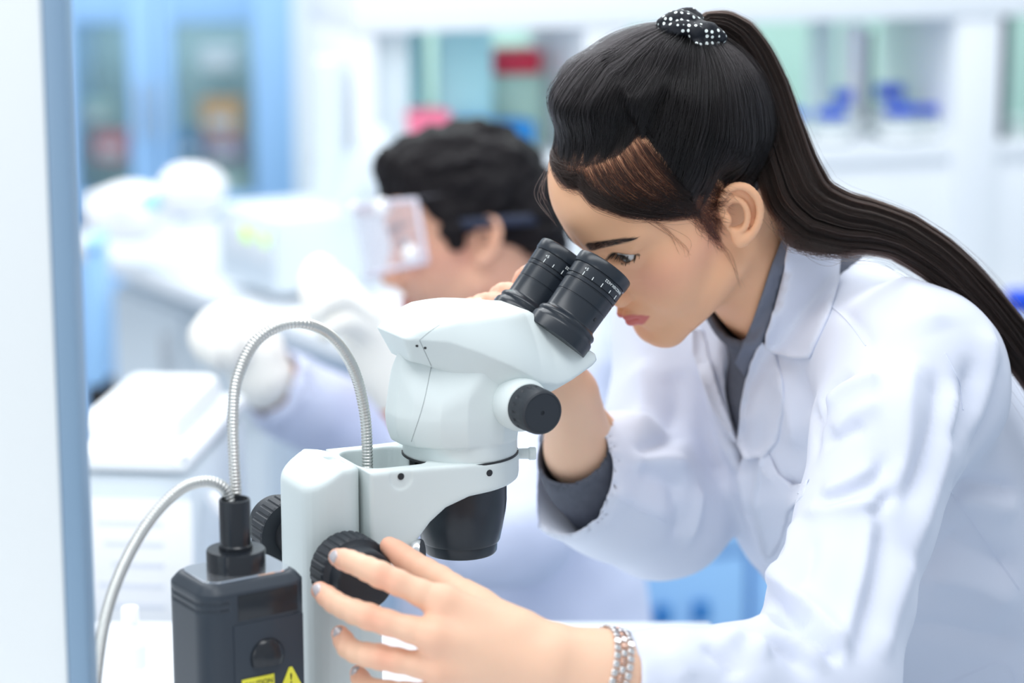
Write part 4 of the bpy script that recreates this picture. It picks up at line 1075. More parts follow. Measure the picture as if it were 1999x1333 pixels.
# bracelet watch band of metal links on the near wrist
M_STEEL = material('steel_links', (0.78, 0.77, 0.78), rough=0.2, metal=1.0, noise=(200, 0.05)); M_ROSE = material('rose_links', (0.72, 0.47, 0.38), rough=0.2, metal=1.0, noise=(200, 0.05))
wb_c = pmm(1180, 1318, 1.715); wb_ax = (fa1 - wr) / np.linalg.norm(fa1 - wr)
band = bpy.data.objects.new('bracelet', None); COL.objects.link(band); band.parent = woman; band.matrix_parent_inverse = woman.matrix_basis.inverted(); band.location = wb_c / 1000
e1 = np.cross(wb_ax, [0, 0, 1.0]); e1 /= np.linalg.norm(e1); e2 = np.cross(e1, wb_ax)
lm = {}
for nm, sz, mt in (('link', (0.0048, 0.0048, 0.0022), M_STEEL), ('centre_link', (0.0040, 0.0050, 0.0025), M_ROSE), ('centre_link_b', (0.0040, 0.0050, 0.0025), M_STEEL)):
    bm = bmesh.new(); bm_box(bm, (0, 0, 0), sz, None, 0.0006, 1); lm[nm] = bm_mesh(nm, bm, 40); lm[nm].materials.append(mt)
NL = 34
for i in range(NL):
    a = 2 * math.pi * i / NL; n_ = e1 * math.cos(a) + e2 * math.sin(a); tg = -e1 * math.sin(a) + e2 * math.cos(a)
    ts = np.linspace(60, 15, 91); pts = wb_c[None] + ts[:, None] * n_[None]; dd = HN(pts); r_ = ts[np.argmax(dd < 0)] if (dd < 0).any() else 30
    for j, off_ in enumerate((-5.2, 0, 5.2)):
        key = 'link' if j != 1 else ('centre_link' if i % 2 else 'centre_link_b')
        o = bpy.data.objects.new('link', lm[key]); COL.objects.link(o); o.parent = band
        sh = 0.5 if j == 1 else 0.0; a2 = a + sh * 2 * math.pi / NL
        n2 = e1 * math.cos(a2) + e2 * math.sin(a2); t2 = -e1 * math.sin(a2) + e2 * math.cos(a2)
        m = Matrix((Vector(wb_ax), Vector(t2), Vector(n2))).transposed().to_4x4()
        o.matrix_local = Matrix.Translation(Vector((n2 * (r_ + 1.4) + wb_ax * off_) / 1000)) @ m
# ---- hair of the woman
def hair_material(name, col, rough=0.3, coat=0.0):
    m = bpy.data.materials.new(name); m.use_nodes = True; nt = m.node_tree; nt.nodes.clear()
    out = nt.nodes.new('ShaderNodeOutputMaterial'); h = nt.nodes.new('ShaderNodeBsdfHairPrincipled')
    h.model = 'CHIANG'; h.parametrization = 'COLOR'
    h.inputs['Color'].default_value = (*col, 1); h.inputs['Roughness'].default_value = rough; h.inputs['Radial Roughness'].default_value = 0.4
    h.inputs['Random Roughness'].default_value = 0.3; h.inputs['IOR'].default_value = 1.34
    ob = nt.nodes.new('ShaderNodeHairInfo'); mp = nt.nodes.new('ShaderNodeMapRange'); mp.inputs[3].default_value = 0.3; mp.inputs[4].default_value = 2.0
    mx = nt.nodes.new('ShaderNodeMix'); mx.data_type = 'RGBA'; mx.blend_type = 'MULTIPLY'; mx.inputs[0].default_value = 1; mx.inputs[6].default_value = (*col, 1)
    nt.links.new(ob.outputs['Random'], mp.inputs[0]); nt.links.new(mp.outputs[0], mx.inputs[7]); nt.links.new(mx.outputs[2], h.inputs['Color'])
    nt.links.new(h.outputs[0], out.inputs['Surface'])
    return m
M_HAIR = hair_material('black_hair', (0.007, 0.006, 0.0065), 0.22)
M_HAIRB = hair_material('brown_black_hair', (0.014, 0.008, 0.0065), 0.25)
M_CAP = material('hair_base', srgb(16, 14, 15), rough=0.6, noise=(90, 0.3), spec=0.12)
def hair_object(name, strands, rad, mat, parent):
    """strands: array (m, n, 3) in room space"""
    m, n, _ = strands.shape
    hc = bpy.data.hair_curves.new(name); hc.add_curves([n] * m)
    hc.points.foreach_set('position', np.ascontiguousarray(strands.reshape(-1, 3), np.float32).ravel())
    ra = hc.attributes.get('radius') or hc.attributes.new('radius', 'FLOAT', 'POINT')
    r = np.broadcast_to(rad, (m,))[:, None] * np.interp(np.linspace(0, 1, n), [0, 0.1, 0.8, 1], [0.8, 1, 0.9, 0.25])[None]
    ra.data.foreach_set('value', r.astype(np.float32).ravel())
    hc.materials.append(mat)
    o = bpy.data.objects.new(name, hc); COL.objects.link(o); o.parent = parent; o.matrix_parent_inverse = parent.matrix_basis.inverted()
    return o
HC = np.array([0, -4.0, 50.0])
head_bvh_l = BVHTree.FromPolygons([Vector(v) for v in V.tolist()], Q.tolist())
def dirs(az, el):
    az, el = np.radians(az), np.radians(el)
    return np.stack([np.sin(az) * np.cos(el), np.cos(az) * np.cos(el), np.sin(el)], -1)
HL_AZ = [0, 17, 20, 30, 37, 45, 52, 62, 72, 80, 85, 92, 100, 106, 114, 180]; HL_EL = [24, 25, 18, 11, 4, -1, -9, -18, -28, -32, -24, -17, -24, -46, -60, -62]
PT_AZ = [0, 18, 39, 57, 63, 66, 70, 180]; PT_EL = [33, 33, 36, 43, 40, 8, -28, -70]
def head_r(D):
    """distance from the middle of the skull to the scalp, ears left out"""
    r = np.empty(len(D)); e = np.array([70.5, 92.0, 80.0])
    base = 1 / np.sqrt((D / e) ** 2 @ np.ones(3))
    for i, d in enumerate(D):
        h = head_bvh_l.ray_cast(Vector(HC), Vector(d)); r[i] = h[3] if h[0] is not None else base[i]
    return np.where(r > base + 9, np.minimum(r, base + 9), r)
AZG = np.linspace(-180, 180, 181); ELG = np.linspace(-75, 90, 83)
_g = np.stack(np.meshgrid(AZG, ELG, indexing='ij'), -1); RG = head_r(dirs(_g[..., 0].ravel(), _g[..., 1].ravel())).reshape(_g.shape[:2])
# the ear does not count as scalp
m_ear = (np.abs(np.abs(_g[..., 0]) - 97) < 26) & (_g[..., 1] < -8) & (_g[..., 1] > -66)
base = 1 / np.sqrt(((dirs(_g[..., 0].ravel(), _g[..., 1].ravel()) / np.array([70.5, 92.0, 80.0])) ** 2).sum(1)).reshape(_g.shape[:2])
RG = np.where(m_ear, np.minimum(RG, np.maximum(base - 2, 62)), RG)
def scalp(D):
    az = np.degrees(np.arctan2(D[:, 0], D[:, 1])); el = np.degrees(np.arcsin(np.clip(D[:, 2], -1, 1)))
    x = np.clip((az + 180) / 2, 0, 179.999); y = np.clip((el + 75) / (165 / 82), 0, 81.999); i, j = x.astype(int), y.astype(int); fx, fy = x - i, y - j
    return RG[i, j] * (1 - fx) * (1 - fy) + RG[i + 1, j] * fx * (1 - fy) + RG[i, j + 1] * (1 - fx) * fy + RG[i + 1, j + 1] * fx * fy
def upper_start(az): return np.maximum(np.interp(np.abs(az), PT_AZ, PT_EL), np.interp(np.abs(az), HL_AZ, HL_EL))
def cap_thick(D):
    az = np.degrees(np.arctan2(D[:, 0], D[:, 1])); el = np.degrees(np.arcsin(np.clip(D[:, 2], -1, 1)))
    s = el - upper_start(az); fr = sstep(100, 50, np.abs(az))
    gate = np.maximum(sstep(38, 58, el), sstep(60, 104, np.abs(az)))
    return 1.5 + gate * (13.5 + 6.0 * fr) * sstep(0, 26 + 20 * (1 - fr), s) * (1 - 0.35 * sstep(60, 90, el) * 0)
TIE = np.array([4.0, -76.0, 118.0]); TIE_D = (TIE - HC) / np.linalg.norm(TIE - HC)
# base cap
naz, nel = 120, 44; Vh = []; 
for i in range(naz):
    az = -180 + 360 * i / naz; e0 = float(upper_start(np.array([az]))[0]) + 1.0
    for j in range(nel): Vh.append((az, e0 + (90 - e0) * j / (nel - 1)))
Vh = np.array(Vh); D = dirs(Vh[:, 0], Vh[:, 1]); Pc = HC + D * (scalp(D) + cap_thick(D) - 2.0)[:, None]
fcs = [(i * nel + j, ((i + 1) % naz) * nel + j, ((i + 1) % naz) * nel + j + 1, i * nel + j + 1) for i in range(naz) for j in range(nel - 1)]
hair = wchild('hair', np_mesh('hair', h2w(Pc), fcs), M_CAP)
rng = np.random.default_rng(11)
def upper_strands(m, n=14, lift=(0.0, 1.5), fuzz=0.6, azr=(-180, 180), near=0.0):
    az = np.where(rng.random(m * 3) < 0.55, rng.uniform(-95, 95, m * 3), rng.uniform(*azr, m * 3)); st = upper_start(az); el = st + np.abs(rng.normal(0, 1, m * 3)) * 24 * rng.random(m * 3) ** 1.2 - rng.random(m * 3) * 2.5
    D0 = dirs(az, el); keep = np.arccos(np.clip(D0 @ TIE_D, -1, 1)) > 0.28; keep &= (np.abs(az) < 140) | (rng.random(m * 3) < 0.5)
    D0 = D0[keep][:m]; m = len(D0); ang = np.arccos(np.clip(D0 @ TIE_D, -1, 1)); t = np.linspace(0, 1, n)
    # slightly curved great circles to the tie
    sw = rng.normal(0, 0.05, m)
    S_ = (np.sin((1 - t)[None] * ang[:, None])[..., None] * D0[:, None] + np.sin(t[None] * ang[:, None])[..., None] * TIE_D) / np.sin(ang)[:, None, None]
    side = np.cross(D0, TIE_D); side /= np.linalg.norm(side, axis=1)[:, None]
    S_ = S_ + side[:, None] * (sw[:, None] * np.sin(np.pi * t)[None])[..., None]; S_ /= np.linalg.norm(S_, axis=2)[..., None]
    F = S_.reshape(-1, 3); R_ = (scalp(F) + cap_thick(F)).reshape(m, n)
    lf = rng.uniform(*lift, m)
    ca = np.degrees(np.arctan2((D0 @ np.cross(TIE_D, [1.0, 0, 0])), D0[:, 0])); lf = lf + 2.2 * noise3(np.stack([ca / 3.2, ca * 0, ca * 0], -1), 31) + 1.2 * noise3(np.stack([ca / 1.1, ca * 0, ca * 0], -1), 33)
    R_ = R_ + lf[:, None] * np.sin(np.pi * np.clip(t, 0, 1))[None] ** 0.5 - 1.2 * (1 - t)[None] ** 6 + 2.5 * t[None] ** 8
    P_ = HC + S_ * R_[..., None]
    wob = noise3(P_.reshape(-1, 3) / 14.0 + rng.random(3) * 50, 9).reshape(m, n) * fuzz
    P_ = P_ + side[:, None] * wob[..., None]
    return h2w(P_.reshape(-1, 3)).reshape(m, n, 3)
hair_object('hair_strand', upper_strands(19000), 0.00013, M_HAIR, hair)
hair_object('stray_hair', upper_strands(700, lift=(1.5, 7.0), fuzz=3.0), 0.00007, M_HAIR, hair)
# side-swept lock below the parting: falls from the parting over the temple and back to the ear
def lower_strands(m, n=14):
    s = rng.random(m); az0 = np.interp(s, [0, 1], [-25, 70]); el0 = np.interp(np.abs(az0), PT_AZ, PT_EL) - rng.random(m) ** 1.5 * 12 * (0.4 + 0.6 * s) + 1
    # targets along the lower hairline, drifting back towards the ear
    u_ = np.clip(s + rng.normal(0, 0.06, m), 0, 1)
    az1 = np.interp(u_, [0, .3, .6, 1], [6, 40, 62, 80]); el1 = np.interp(az1, HL_AZ, HL_EL) + np.abs(rng.normal(0, 5.5, m)) + 1
    az2 = az1 + rng.uniform(4, 30, m); az2 = np.minimum(az2, 84); el2 = np.interp(az2, HL_AZ, HL_EL) + 2 + rng.normal(0, 4.5, m) + 2
    t = np.linspace(0, 1, n)[None] * np.where(rng.random(m) < 0.5, rng.uniform(0.55, 1.0, m), 1.0)[:, None]
    az = (1 - t) ** 2 * az0[:, None] + 2 * t * (1 - t) * (az0 * 0.55 + az1 * 0.45)[:, None] + t ** 2 * az2[:, None]
    el = (1 - t) ** 2 * el0[:, None] + 2 * t * (1 - t) * (el1 * 0.75 + el0 * 0.25)[:, None] + t ** 2 * el2[:, None]
    el = np.maximum(el, np.interp(np.abs(az), HL_AZ, HL_EL) + (rng.normal(0, 2.6, m) - 0.5)[:, None])
    Dd = dirs(az.ravel(), el.ravel()); lf = rng.uniform(0.3, 3.2, m)[:, None] * np.sin(np.pi * np.clip(t * 0.9 + 0.08, 0, 1)) + 0.3
    P_ = HC + Dd * (scalp(Dd) + lf.ravel())[:, None]
    return h2w(P_).reshape(m, n, 3)
hair_object('side_lock', lower_strands(1350), 0.00009, M_HAIRB, hair)
# fine hairs that hang loose on forehead and cheek
loose = []
for (pts, k) in (([(1300, 400), (1380, 452), (1425, 500), (1452, 560)], 5), ([(1200, 395), (1270, 432), (1330, 470), (1345, 500)], 5), ([(1380, 445), (1400, 470), (1412, 490)], 14), ([(1370, 430), (1395, 458), (1405, 470)], 30), ([(1340, 380), (1375, 420), (1408, 440)], 90), ([(1330, 360), (1370, 390), (1412, 400)], 120), ([(1320, 335), (1365, 355), (1412, 378)], 120), ([(1350, 400), (1380, 436), (1398, 462)], 60), ([(1240, 410), (1300, 450), (1330, 500)], 3), ([(1070, 330), (1050, 380), (1080, 440)], 3), ([(1075, 320), (1062, 360), (1066, 400)], 4)):
    for _ in range(k):
        P2 = catmull(np.array([(x + rng.normal(0, 5 if k < 50 else 12), y + rng.normal(0, 4 if k < 50 else 13), 0) for x, y in pts]), 14); row = []
        dlast = None
        for x, y, _z in P2:
            h = neck_bvh.ray_cast(Vector(CAM), Vector(ray(x, y)).normalized())
            if h[0] is not None: dd_ = (np.array(h[0]) - CAM) @ _W - 0.0012; dlast = dd_
            row.append((x, y, dlast))
        first = next((d_ for _, _, d_ in row if d_ is not None), 1.93)
        loose.append([at(x, y, d_ if d_ is not None else first) for x, y, d_ in row])
hair_object('stray_hair', np.array(loose), 0.00010, M_HAIRB, hair)
# ponytail
tail_px = [(1350, 84), (1372, 62), (1408, 56), (1452, 92), (1492, 178), (1524, 290), (1566, 392), (1640, 432), (1740, 452), (1836, 508), (1915, 585), (1985, 670), (2050, 765), (2090, 860), (2112, 950), (2120, 1020)]
tail_w = [15, 22, 27, 33, 37, 43, 50, 44, 35, 33, 31, 29, 27, 22, 14, 2]      # half widths in mm across the view
tie_d = float((h2w(TIE) - CAM) @ _W)
tail_d = []
for i, (x, y) in enumerate(tail_px):
    if i < 5: d_ = tie_d + 0.004 * i
    else:
        h = hit(x + 12, y + 42); d_ = ((np.array(h[0]) - CAM) @ _W) if h[0] is not None else tail_d[-1]
        d_ = min(max(d_ - 0.005, 1.93), 1.99) if i < 12 else tail_d[-1] + 0.012
    tail_d.append(d_)
tail_d = np.convolve(np.pad(tail_d, 1, mode='edge'), [.25, .5, .25], 'valid')
TP = catmull(np.array([at(x, y, d_) for (x, y), d_ in zip(tail_px, tail_d)]), 60)
TW = np.interp(np.linspace(0, 1, 60), np.linspace(0, 1, len(tail_w)), tail_w) / 1000 / 2.0 * 0.98
TT = np.gradient(TP, axis=0); TT /= np.linalg.norm(TT, axis=1)[:, None]
VD = (TP - CAM); VD /= np.linalg.norm(VD, axis=1)[:, None]
TA = np.cross(TT, VD); TA /= np.linalg.norm(TA, axis=1)[:, None]; TB = np.cross(TA, TT)      # across the view, along the view
def tail_at(a, b, idx): return TP[idx] + TA[idx] * (a * TW[idx])[..., None] + TB[idx] * (b * TW[idx] * 0.62)[..., None]
nr = 20; Vp = np.array([tail_at(np.full(60, 0.80 * math.cos(2 * math.pi * k / nr)), np.full(60, 0.80 * math.sin(2 * math.pi * k / nr)), np.arange(60)) for k in range(nr)]).transpose(1, 0, 2).reshape(-1, 3)
fp = [(i * nr + j, i * nr + (j + 1) % nr, (i + 1) * nr + (j + 1) % nr, (i + 1) * nr + j) for i in range(59) for j in range(nr)]
pony = link('ponytail', np_mesh('ponytail', Vp, fp), M_CAP); pony.parent = woman; pony.matrix_parent_inverse = woman.matrix_basis.inverted()
def tail_strands(m, n=36, spread=1.0, fly=0.0):
    th = rng.random(m) * 2 * np.pi; rr = (0.35 + 0.65 * rng.random(m) ** 0.4) * spread * (1 + 0.10 * np.sin(th * 9) + 0.06 * np.sin(th * 23 + 1))
    a0, b0 = rr * np.cos(th), rr * np.sin(th); idx = np.linspace(0, 59, n).astype(int); t = np.linspace(0, 1, n)
    # locks: neighbouring strands share a slow wander
    ph = np.floor(th * 7 / (2 * np.pi)); out = []
    wa = 0.16 * np.sin(t[None] * (5 + ph[:, None] * 0.7) + ph[:, None] * 2.1) ; wb = 0.12 * np.cos(t[None] * (4 + ph[:, None] * 0.6) + ph[:, None])
    ra_ = rng.normal(0, 0.06 + fly, m)[:, None] * np.sin(t[None] * rng.uniform(2, 7, m)[:, None] + rng.random(m)[:, None] * 6)
    A_ = a0[:, None] + wa * t[None] + ra_ * (t[None] ** 0.7); B_ = b0[:, None] + wb * t[None] + ra_ * 0.6
    I = np.broadcast_to(idx, (m, n))
    return TP[I] + TA[I] * (A_ * TW[I])[..., None] + TB[I] * (B_ * TW[I] * 0.62)[..., None]
hair_object('hair_strand', tail_strands(9000), 0.00014, M_HAIRB, pony)
hair_object('stray_hair', tail_strands(260, fly=0.5, spread=1.1), 0.00007, M_HAIRB, pony)
# small locks of the tail that spill over the collar
spill = []
for _ in range(500):
    s0 = rng.random(); p0 = (1500 + rng.normal(0, 12), 250 + 40 * s0, tie_d + 0.012); p1 = (1525 + rng.normal(0, 12) + 22 * s0, 400, tie_d + 0.004); p2 = (1545 + rng.normal(0, 14) + 40 * s0, 468 + rng.normal(0, 8), 1.925); p3 = (1600 + rng.normal(0, 20) + 60 * s0, 486 + rng.normal(0, 9), 1.925); p4 = (1680 + 60 * s0, 470 + rng.normal(0, 8), 1.94)
    spill.append(catmull(np.array([at(*p) for p in (p0, p1, p2, p3, p4)]), 18))
hair_object('hair_strand', np.array(spill), 0.00013, M_HAIRB, pony)
# lashes
lash = []
for sx in (1, -1):
    for _ in range(46):
        x = rng.uniform(-13, 15.5); zz = 5.4 * (1 - (x / 14.5) ** 2) if abs(x) < 14.5 else 0; z0 = EYE_C[2] + zz + 0.1 * x + 0.2; y0 = EYE_C[1] + math.sqrt(max(13.6 ** 2 - x * x * 0.9 - zz * zz, 4)) - 0.2
        L_ = rng.uniform(3.5, 6); p0 = np.array([sx * (EYE_C[0] + x), y0, z0]); d1 = np.array([sx * x * 0.045, 0.85, -0.45]); d2 = np.array([sx * x * 0.06, 0.6, 0.25])
        lash.append(np.array([h2w(p0 + d1 * L_ * s_ + d2 * L_ * 0.4 * s_ * s_) for s_ in np.linspace(0, 1, 6)]))
    for _ in range(16):
        x = rng.uniform(-10, 14); zz = -4.6 * (1 - (x / 14.5) ** 2); p0 = np.array([sx * (EYE_C[0] + x), EYE_C[1] + math.sqrt(13.4 ** 2 - x * x * 0.9 - zz * zz) - 0.2, EYE_C[2] + zz + 0.1 * x])
        L_ = rng.uniform(1.2, 2.4); lash.append(np.array([h2w(p0 + np.array([sx * x * 0.04, 0.6, -0.8]) * L_ * s_) for s_ in np.linspace(0, 1, 6)]))
M_LASH = material('lash', (0.006, 0.005, 0.005), rough=0.5, noise=(50, 0.1))
hair_object('eyelash', np.array(lash), 0.00017, M_LASH, hair)
# brow hairs
brows = []
for sx in (1, -1):
    for _ in range(420):
        s_ = rng.random(); ax_ = 11 + 42 * s_; zc = 29.5 + 9.5 * s_ ** 0.8 - 4.5 * s_ ** 3; th_ = 5.0 * (1 - s_) ** 0.5 * 0.8
        p = np.array([ax_, 0, zc + rng.uniform(-1, 1) * th_]); pts = []
        dirv = np.array([0.9, 0, 0.45 - 0.5 * s_]) * rng.uniform(2.5, 4.5)
        for u_ in np.linspace(0, 1, 4):
            q = p + dirv * u_; h = head_bvh_l.ray_cast(Vector((q[0], 140, q[2])), Vector((0, -1, 0)))
            pts.append((q[0] * sx, (h[0].y if h[0] is not None else 80) + 0.4, q[2]))
        brows.append(h2w(np.array(pts)))
hair_object('eyebrow', np.array(brows), 0.00009, M_HAIR, hair)
# scrunchie of black cloth with white dots
m = material('dotted_cloth', srgb(22, 26, 34), rough=0.6, spec=0.4); nt = m.node_tree; b_ = nt.nodes['Principled BSDF']
tc = nt.nodes.new('ShaderNodeTexCoord'); vo = nt.nodes.new('ShaderNodeTexVoronoi'); vo.inputs['Scale'].default_value = 210; vo.inputs['Randomness'].default_value = 0.35
cr = nt.nodes.new('ShaderNodeValToRGB'); cr.color_ramp.elements[0].position = 0.26; cr.color_ramp.elements[0].color = (0.85, 0.93, 0.92, 1); cr.color_ramp.elements[1].position = 0.33; cr.color_ramp.elements[1].color = (0.006, 0.008, 0.014, 1)
nt.links.new(tc.outputs['Object'], vo.inputs['Vector']); nt.links.new(vo.outputs['Distance'], cr.inputs[0]); nt.links.new(cr.outputs[0], b_.inputs['Base Color'])
M_DOTS = m
SC = Solid(); td = tie_d
def loop(pts, r, k): SC.chain(catmull(np.array([pmm(*p) for p in pts]), 16), np.interp(np.linspace(0, 1, 16), np.linspace(0, 1, len(r)), r), k=k, kj=2.0)
loop([(1292, 58, td), (1300, 46, td - .012), (1325, 38, td - .016), (1350, 44, td - .014), (1362, 62, td - .008)], [4, 6.5, 7, 6.5, 5], 2)
loop([(1296, 56, td - .012), (1315, 58, td - .02), (1340, 56, td - .022), (1360, 64, td - .018)], [4.5, 6, 6, 5], 2)
loop([(1316, 36, td + .004), (1340, 28, td), (1360, 36, td - .004), (1362, 56, td - .01)], [4, 5, 4.5, 4], 2)
loop([(1358, 56, td - .016), (1382, 62, td - .02), (1400, 72, td - .016), (1410, 74, td - .012)], [6, 7.5, 6, 3], 3)
loop([(1352, 66, td - .02), (1362, 84, td - .026), (1371, 101, td - .026)], [3.5, 3.5, 2.4], 2)
loop([(1362, 70, td - .02), (1380, 86, td - .022), (1396, 96, td - .02)], [4.5, 4, 3], 2)
loop([(1358, 52, td - .012), (1358, 62, td - .024), (1360, 72, td - .022)], [5, 6, 5], 2)
Vq, Qq = SC.mesh_arrays(pmm(1350, 65, td) - 45, pmm(1350, 65, td) + 45, 1.1)
Nq = mesh_normals(Vq, Qq); Vq = Vq + Nq * (0.9 * noise3(Vq / 5.0, 21))[:, None]
wchild('hair_scrunchie', np_mesh('hair_scrunchie', Vq / 1000.0, Qq), M_DOTS)
# ------------------------------------------------------------------ man with safety goggles behind the microscope
MT = np.array([-0.04572677, 2.86065457, 1.10967254]); MS = 1.0366 / 1000
MR = np.array([[0.10688345, -0.97902788, -0.17343684], [-0.96868216, -0.14185636, 0.20379316], [0.22412231, -0.14622306, 0.96352894]])
def g2w(P): return np.asarray(P, float) @ MR.T * MS + MT
def w2g(P): return (np.asarray(P, float) - MT) @ MR / MS
man = empty('person', (0.1, 2.95, 0.0)); tag(man, 'dark-haired man in a lab coat, clear goggles and cream gloves seated behind the microscope', 'person')
mparent = lambda o: (setattr(o, 'parent', man), setattr(o, 'matrix_parent_inverse', man.matrix_basis.inverted()), o)[2]
nb2 = w2g(at(1000, 640, 2.93))
MH = head_solid(nb2)
MH.ell((0, 76, -84), (20, 13, 13), k=14)
Vm, Qm = MH.mesh_arrays((-105, -130, -260), (105, 125, 140), 3.0)
cm = face_colors(Vm, skin=np.array(srgb(222, 172, 146)), lip=np.array(srgb(196, 104, 104)), blush=np.array(srgb(224, 150, 132)), brow=np.array(srgb(60, 46, 44)))
st = np.exp(-((np.abs(Vm[:, 0]) - 30) / 34) ** 2) * sstep(-25, -55, Vm[:, 2]) * sstep(-5, 30, Vm[:, 1]) * 0.30    # beard shadow on jaw
cm = cm * (1 - st[:, None]) + np.array([0.17, 0.13, 0.12]) * st[:, None]
# arms and hands (gloved)
mS_n = at(1080, 722, 2.78) * 1000; mS_f = at(935, 700, 3.12) * 1000; mS = (mS_n + mS_f) / 2
me_n = at(985, 1030, 2.64) * 1000; mw_n = at(775, 765, 2.66) * 1000; me_f = at(800, 905, 2.98) * 1000; mw_f = at(505, 730, 2.85) * 1000
B2 = Solid()
B2.chain([me_n, mw_n], [42, 28]); B2.chain([me_f, mw_f], [42, 28])
hipM = at(1050, 1290, 2.95) * 1000
B2.cone(mS, hipM, 110, 120, k=20); B2.cone(mS_n, mS_f, 50, 50, k=40); B2.cone(mS_n, me_n, 46, 40, k=20); B2.cone(mS_f, me_f, 46, 40, k=20)
B2.cone(mS, at(1000, 640, 2.93) * 1000, 60, 55, k=30)
Vb, Qb = B2.mesh_arrays(np.minimum(np.minimum(mw_f, me_n), hipM) - 160, np.maximum(np.maximum(mS_f, mS_n), hipM) + 160, 9.0)
me = np_mesh('body', np.vstack([g2w(Vm), Vb / 1000.0]), np.vstack([Qm, Qb + len(Vm)])); set_col(me, np.vstack([cm, np.tile(np.array(srgb(222, 160, 128)), (len(Vb), 1))]))
mparent(link('body', me, M_SKIN))
for sx in (1, -1): mparent(make_eye('eyeball', EYE_C * np.array([sx, 1, 1]), (0.1 * sx, 1, -0.3), g2w, None))
# hair
HH = Solid(); HH.ell((0, -4, 60), (80, 95, 84)); HH.ell((0, 52, 98), (62, 46, 36), k=20); HH.ell((0, -70, 10), (60, 40, 60), k=30)
HH.ell((0, 90, 5), (90, 84, 62), k=8, op='s'); HH.add(lambda P: 8 - P[:, 2] - 0.55 * np.maximum(-P[:, 1] - 8, 0) + 0.15 * np.maximum(P[:, 1], 0), 8, 'i')
HH.ell((88, -6, -6), (26, 26, 34), k=5, op='s', sym=True); HH.ell((68, 26, 22), (12, 12, 24), k=10, sym=True)
Vh2, Qh2 = HH.mesh_arrays((-110, -130, -80), (110, 120, 170), 3.2)
Nh2 = mesh_normals(Vh2, Qh2); Vh2 = Vh2 + Nh2 * (8.0 * np.abs(noise3(Vh2 / np.array([18, 30, 18.0]), 41)) + 2.5 * noise3(Vh2 / 8.0, 43))[:, None]
M_HAIR2 = material('dark_short_hair', srgb(22, 19, 22), rough=0.5, noise=(60, 0.3), bump=(200, 0.8, 0.004), spec=0.16)
mparent(link('hair', np_mesh('hair', g2w(Vh2), Qh2), M_HAIR2))
# goggles
M_CLEAR = material('goggle_plastic', srgb(226, 226, 244), rough=0.12, alpha=0.30, spec=0.6, coat=0.3, noise=(20, 0.02)); M_RIM = material('goggle_rim', srgb(232, 230, 244), rough=0.3, alpha=0.72, noise=(20, 0.02))
M_GLINT = material('glint_white', srgb(250, 250, 252), rough=0.12, coat=1.0, noise=(20, 0.01)); M_STRAP = material('strap_blue', srgb(30, 38, 60), rough=0.7, noise=(60, 0.06))
gog = mparent(empty('goggles')); 
def gl(name, V_, F_, mat, smooth=True): o = link(name, np_mesh(name, V_, F_, smooth), mat); o.parent = gog; o.matrix_parent_inverse = man.matrix_basis.inverted() @ Matrix.Identity(4); o.matrix_parent_inverse = (man.matrix_basis.inverted() @ man.matrix_basis).inverted(); return o
nx, nz = 33, 13; Gf, Gb = [], []
for i in range(nx):
    x = -84 + 168 * i / (nx - 1)
    for j in range(nz):
        z = -14 + 80 * j / (nz - 1); e = (abs(x) / 84) ** 2
        Gf.append((x, 130 - 66 * e ** 1.15, z * (1 - 0.12 * e))); Gb.append((x * 0.97, 106 - 76 * e ** 1.1, z * (1 - 0.10 * e)))
idx = lambda i, j: i * nz + j
front_f = [(idx(i, j), idx(i + 1, j), idx(i + 1, j + 1), idx(i, j + 1)) for i in range(nx - 1) for j in range(nz - 1)]
gl('lens', g2w(np.array(Gf)), front_f, M_CLEAR)
k = nx * nz; side = []
for i in range(nx - 1):
    side.append((idx(i, 0), k + idx(i, 0), k + idx(i + 1, 0), idx(i + 1, 0))); side.append((idx(i, nz - 1), idx(i + 1, nz - 1), k + idx(i + 1, nz - 1), k + idx(i, nz - 1)))
gl('skirt', g2w(np.vstack([Gf, Gb])), side, M_CLEAR)
rimp = [Gf[idx(i, 0)] for i in range(nx)] + [Gf[idx(nx - 1, j)] for j in range(1, nz)] + [Gf[idx(i, nz - 1)] for i in range(nx - 2, -1, -1)] + [Gf[idx(0, j)] for j in range(nz - 2, -1, -1)]
V_, f_ = tube_arrays(g2w(np.array(rimp)), 0.0032, 8, False); gl('rim', V_, f_, M_RIM)
for c, r_ in (((54, 100, 58), 11), ((70, 78, 0), 11), ((-20, 126, 66), 8), ((-50, 112, 64), 8), ((12, 129, 66), 7)):  # white balls added in place of the bright glints on the goggles
    bm = bmesh.new(); bmesh.ops.create_uvsphere(bm, u_segments=20, v_segments=12, radius=r_ / 1000); 
    me = bm_mesh('glint_ball', bm, 60); o = link('glint_ball', me, M_GLINT); o.parent = gog; o.location = g2w(np.array(c)); o.matrix_parent_inverse = Matrix.Identity(4)
strap = []
for a in np.linspace(-78, 78, 60): strap.append((math.sin(math.radians(90 + (a if True else 0) * 0 )) * 0, 0, 0))
sp = []
for th in np.linspace(-1, 1, 50):
    ang = math.radians(180 + th * 118); sp.append((math.sin(ang) * 84, -8 + math.cos(ang) * 92, 20 + 8 * math.cos(ang)))
sp = np.array(sp); up = np.array([0, 0, 6.5]); Vst = g2w(np.vstack([sp - up, sp + up])); n_ = len(sp)
o = gl('strap', Vst, [(i, i + 1, n_ + i + 1, n_ + i) for i in range(n_ - 1)], M_STRAP); sm = o.modifiers.new('thickness', 'SOLIDIFY'); sm.thickness = 0.002
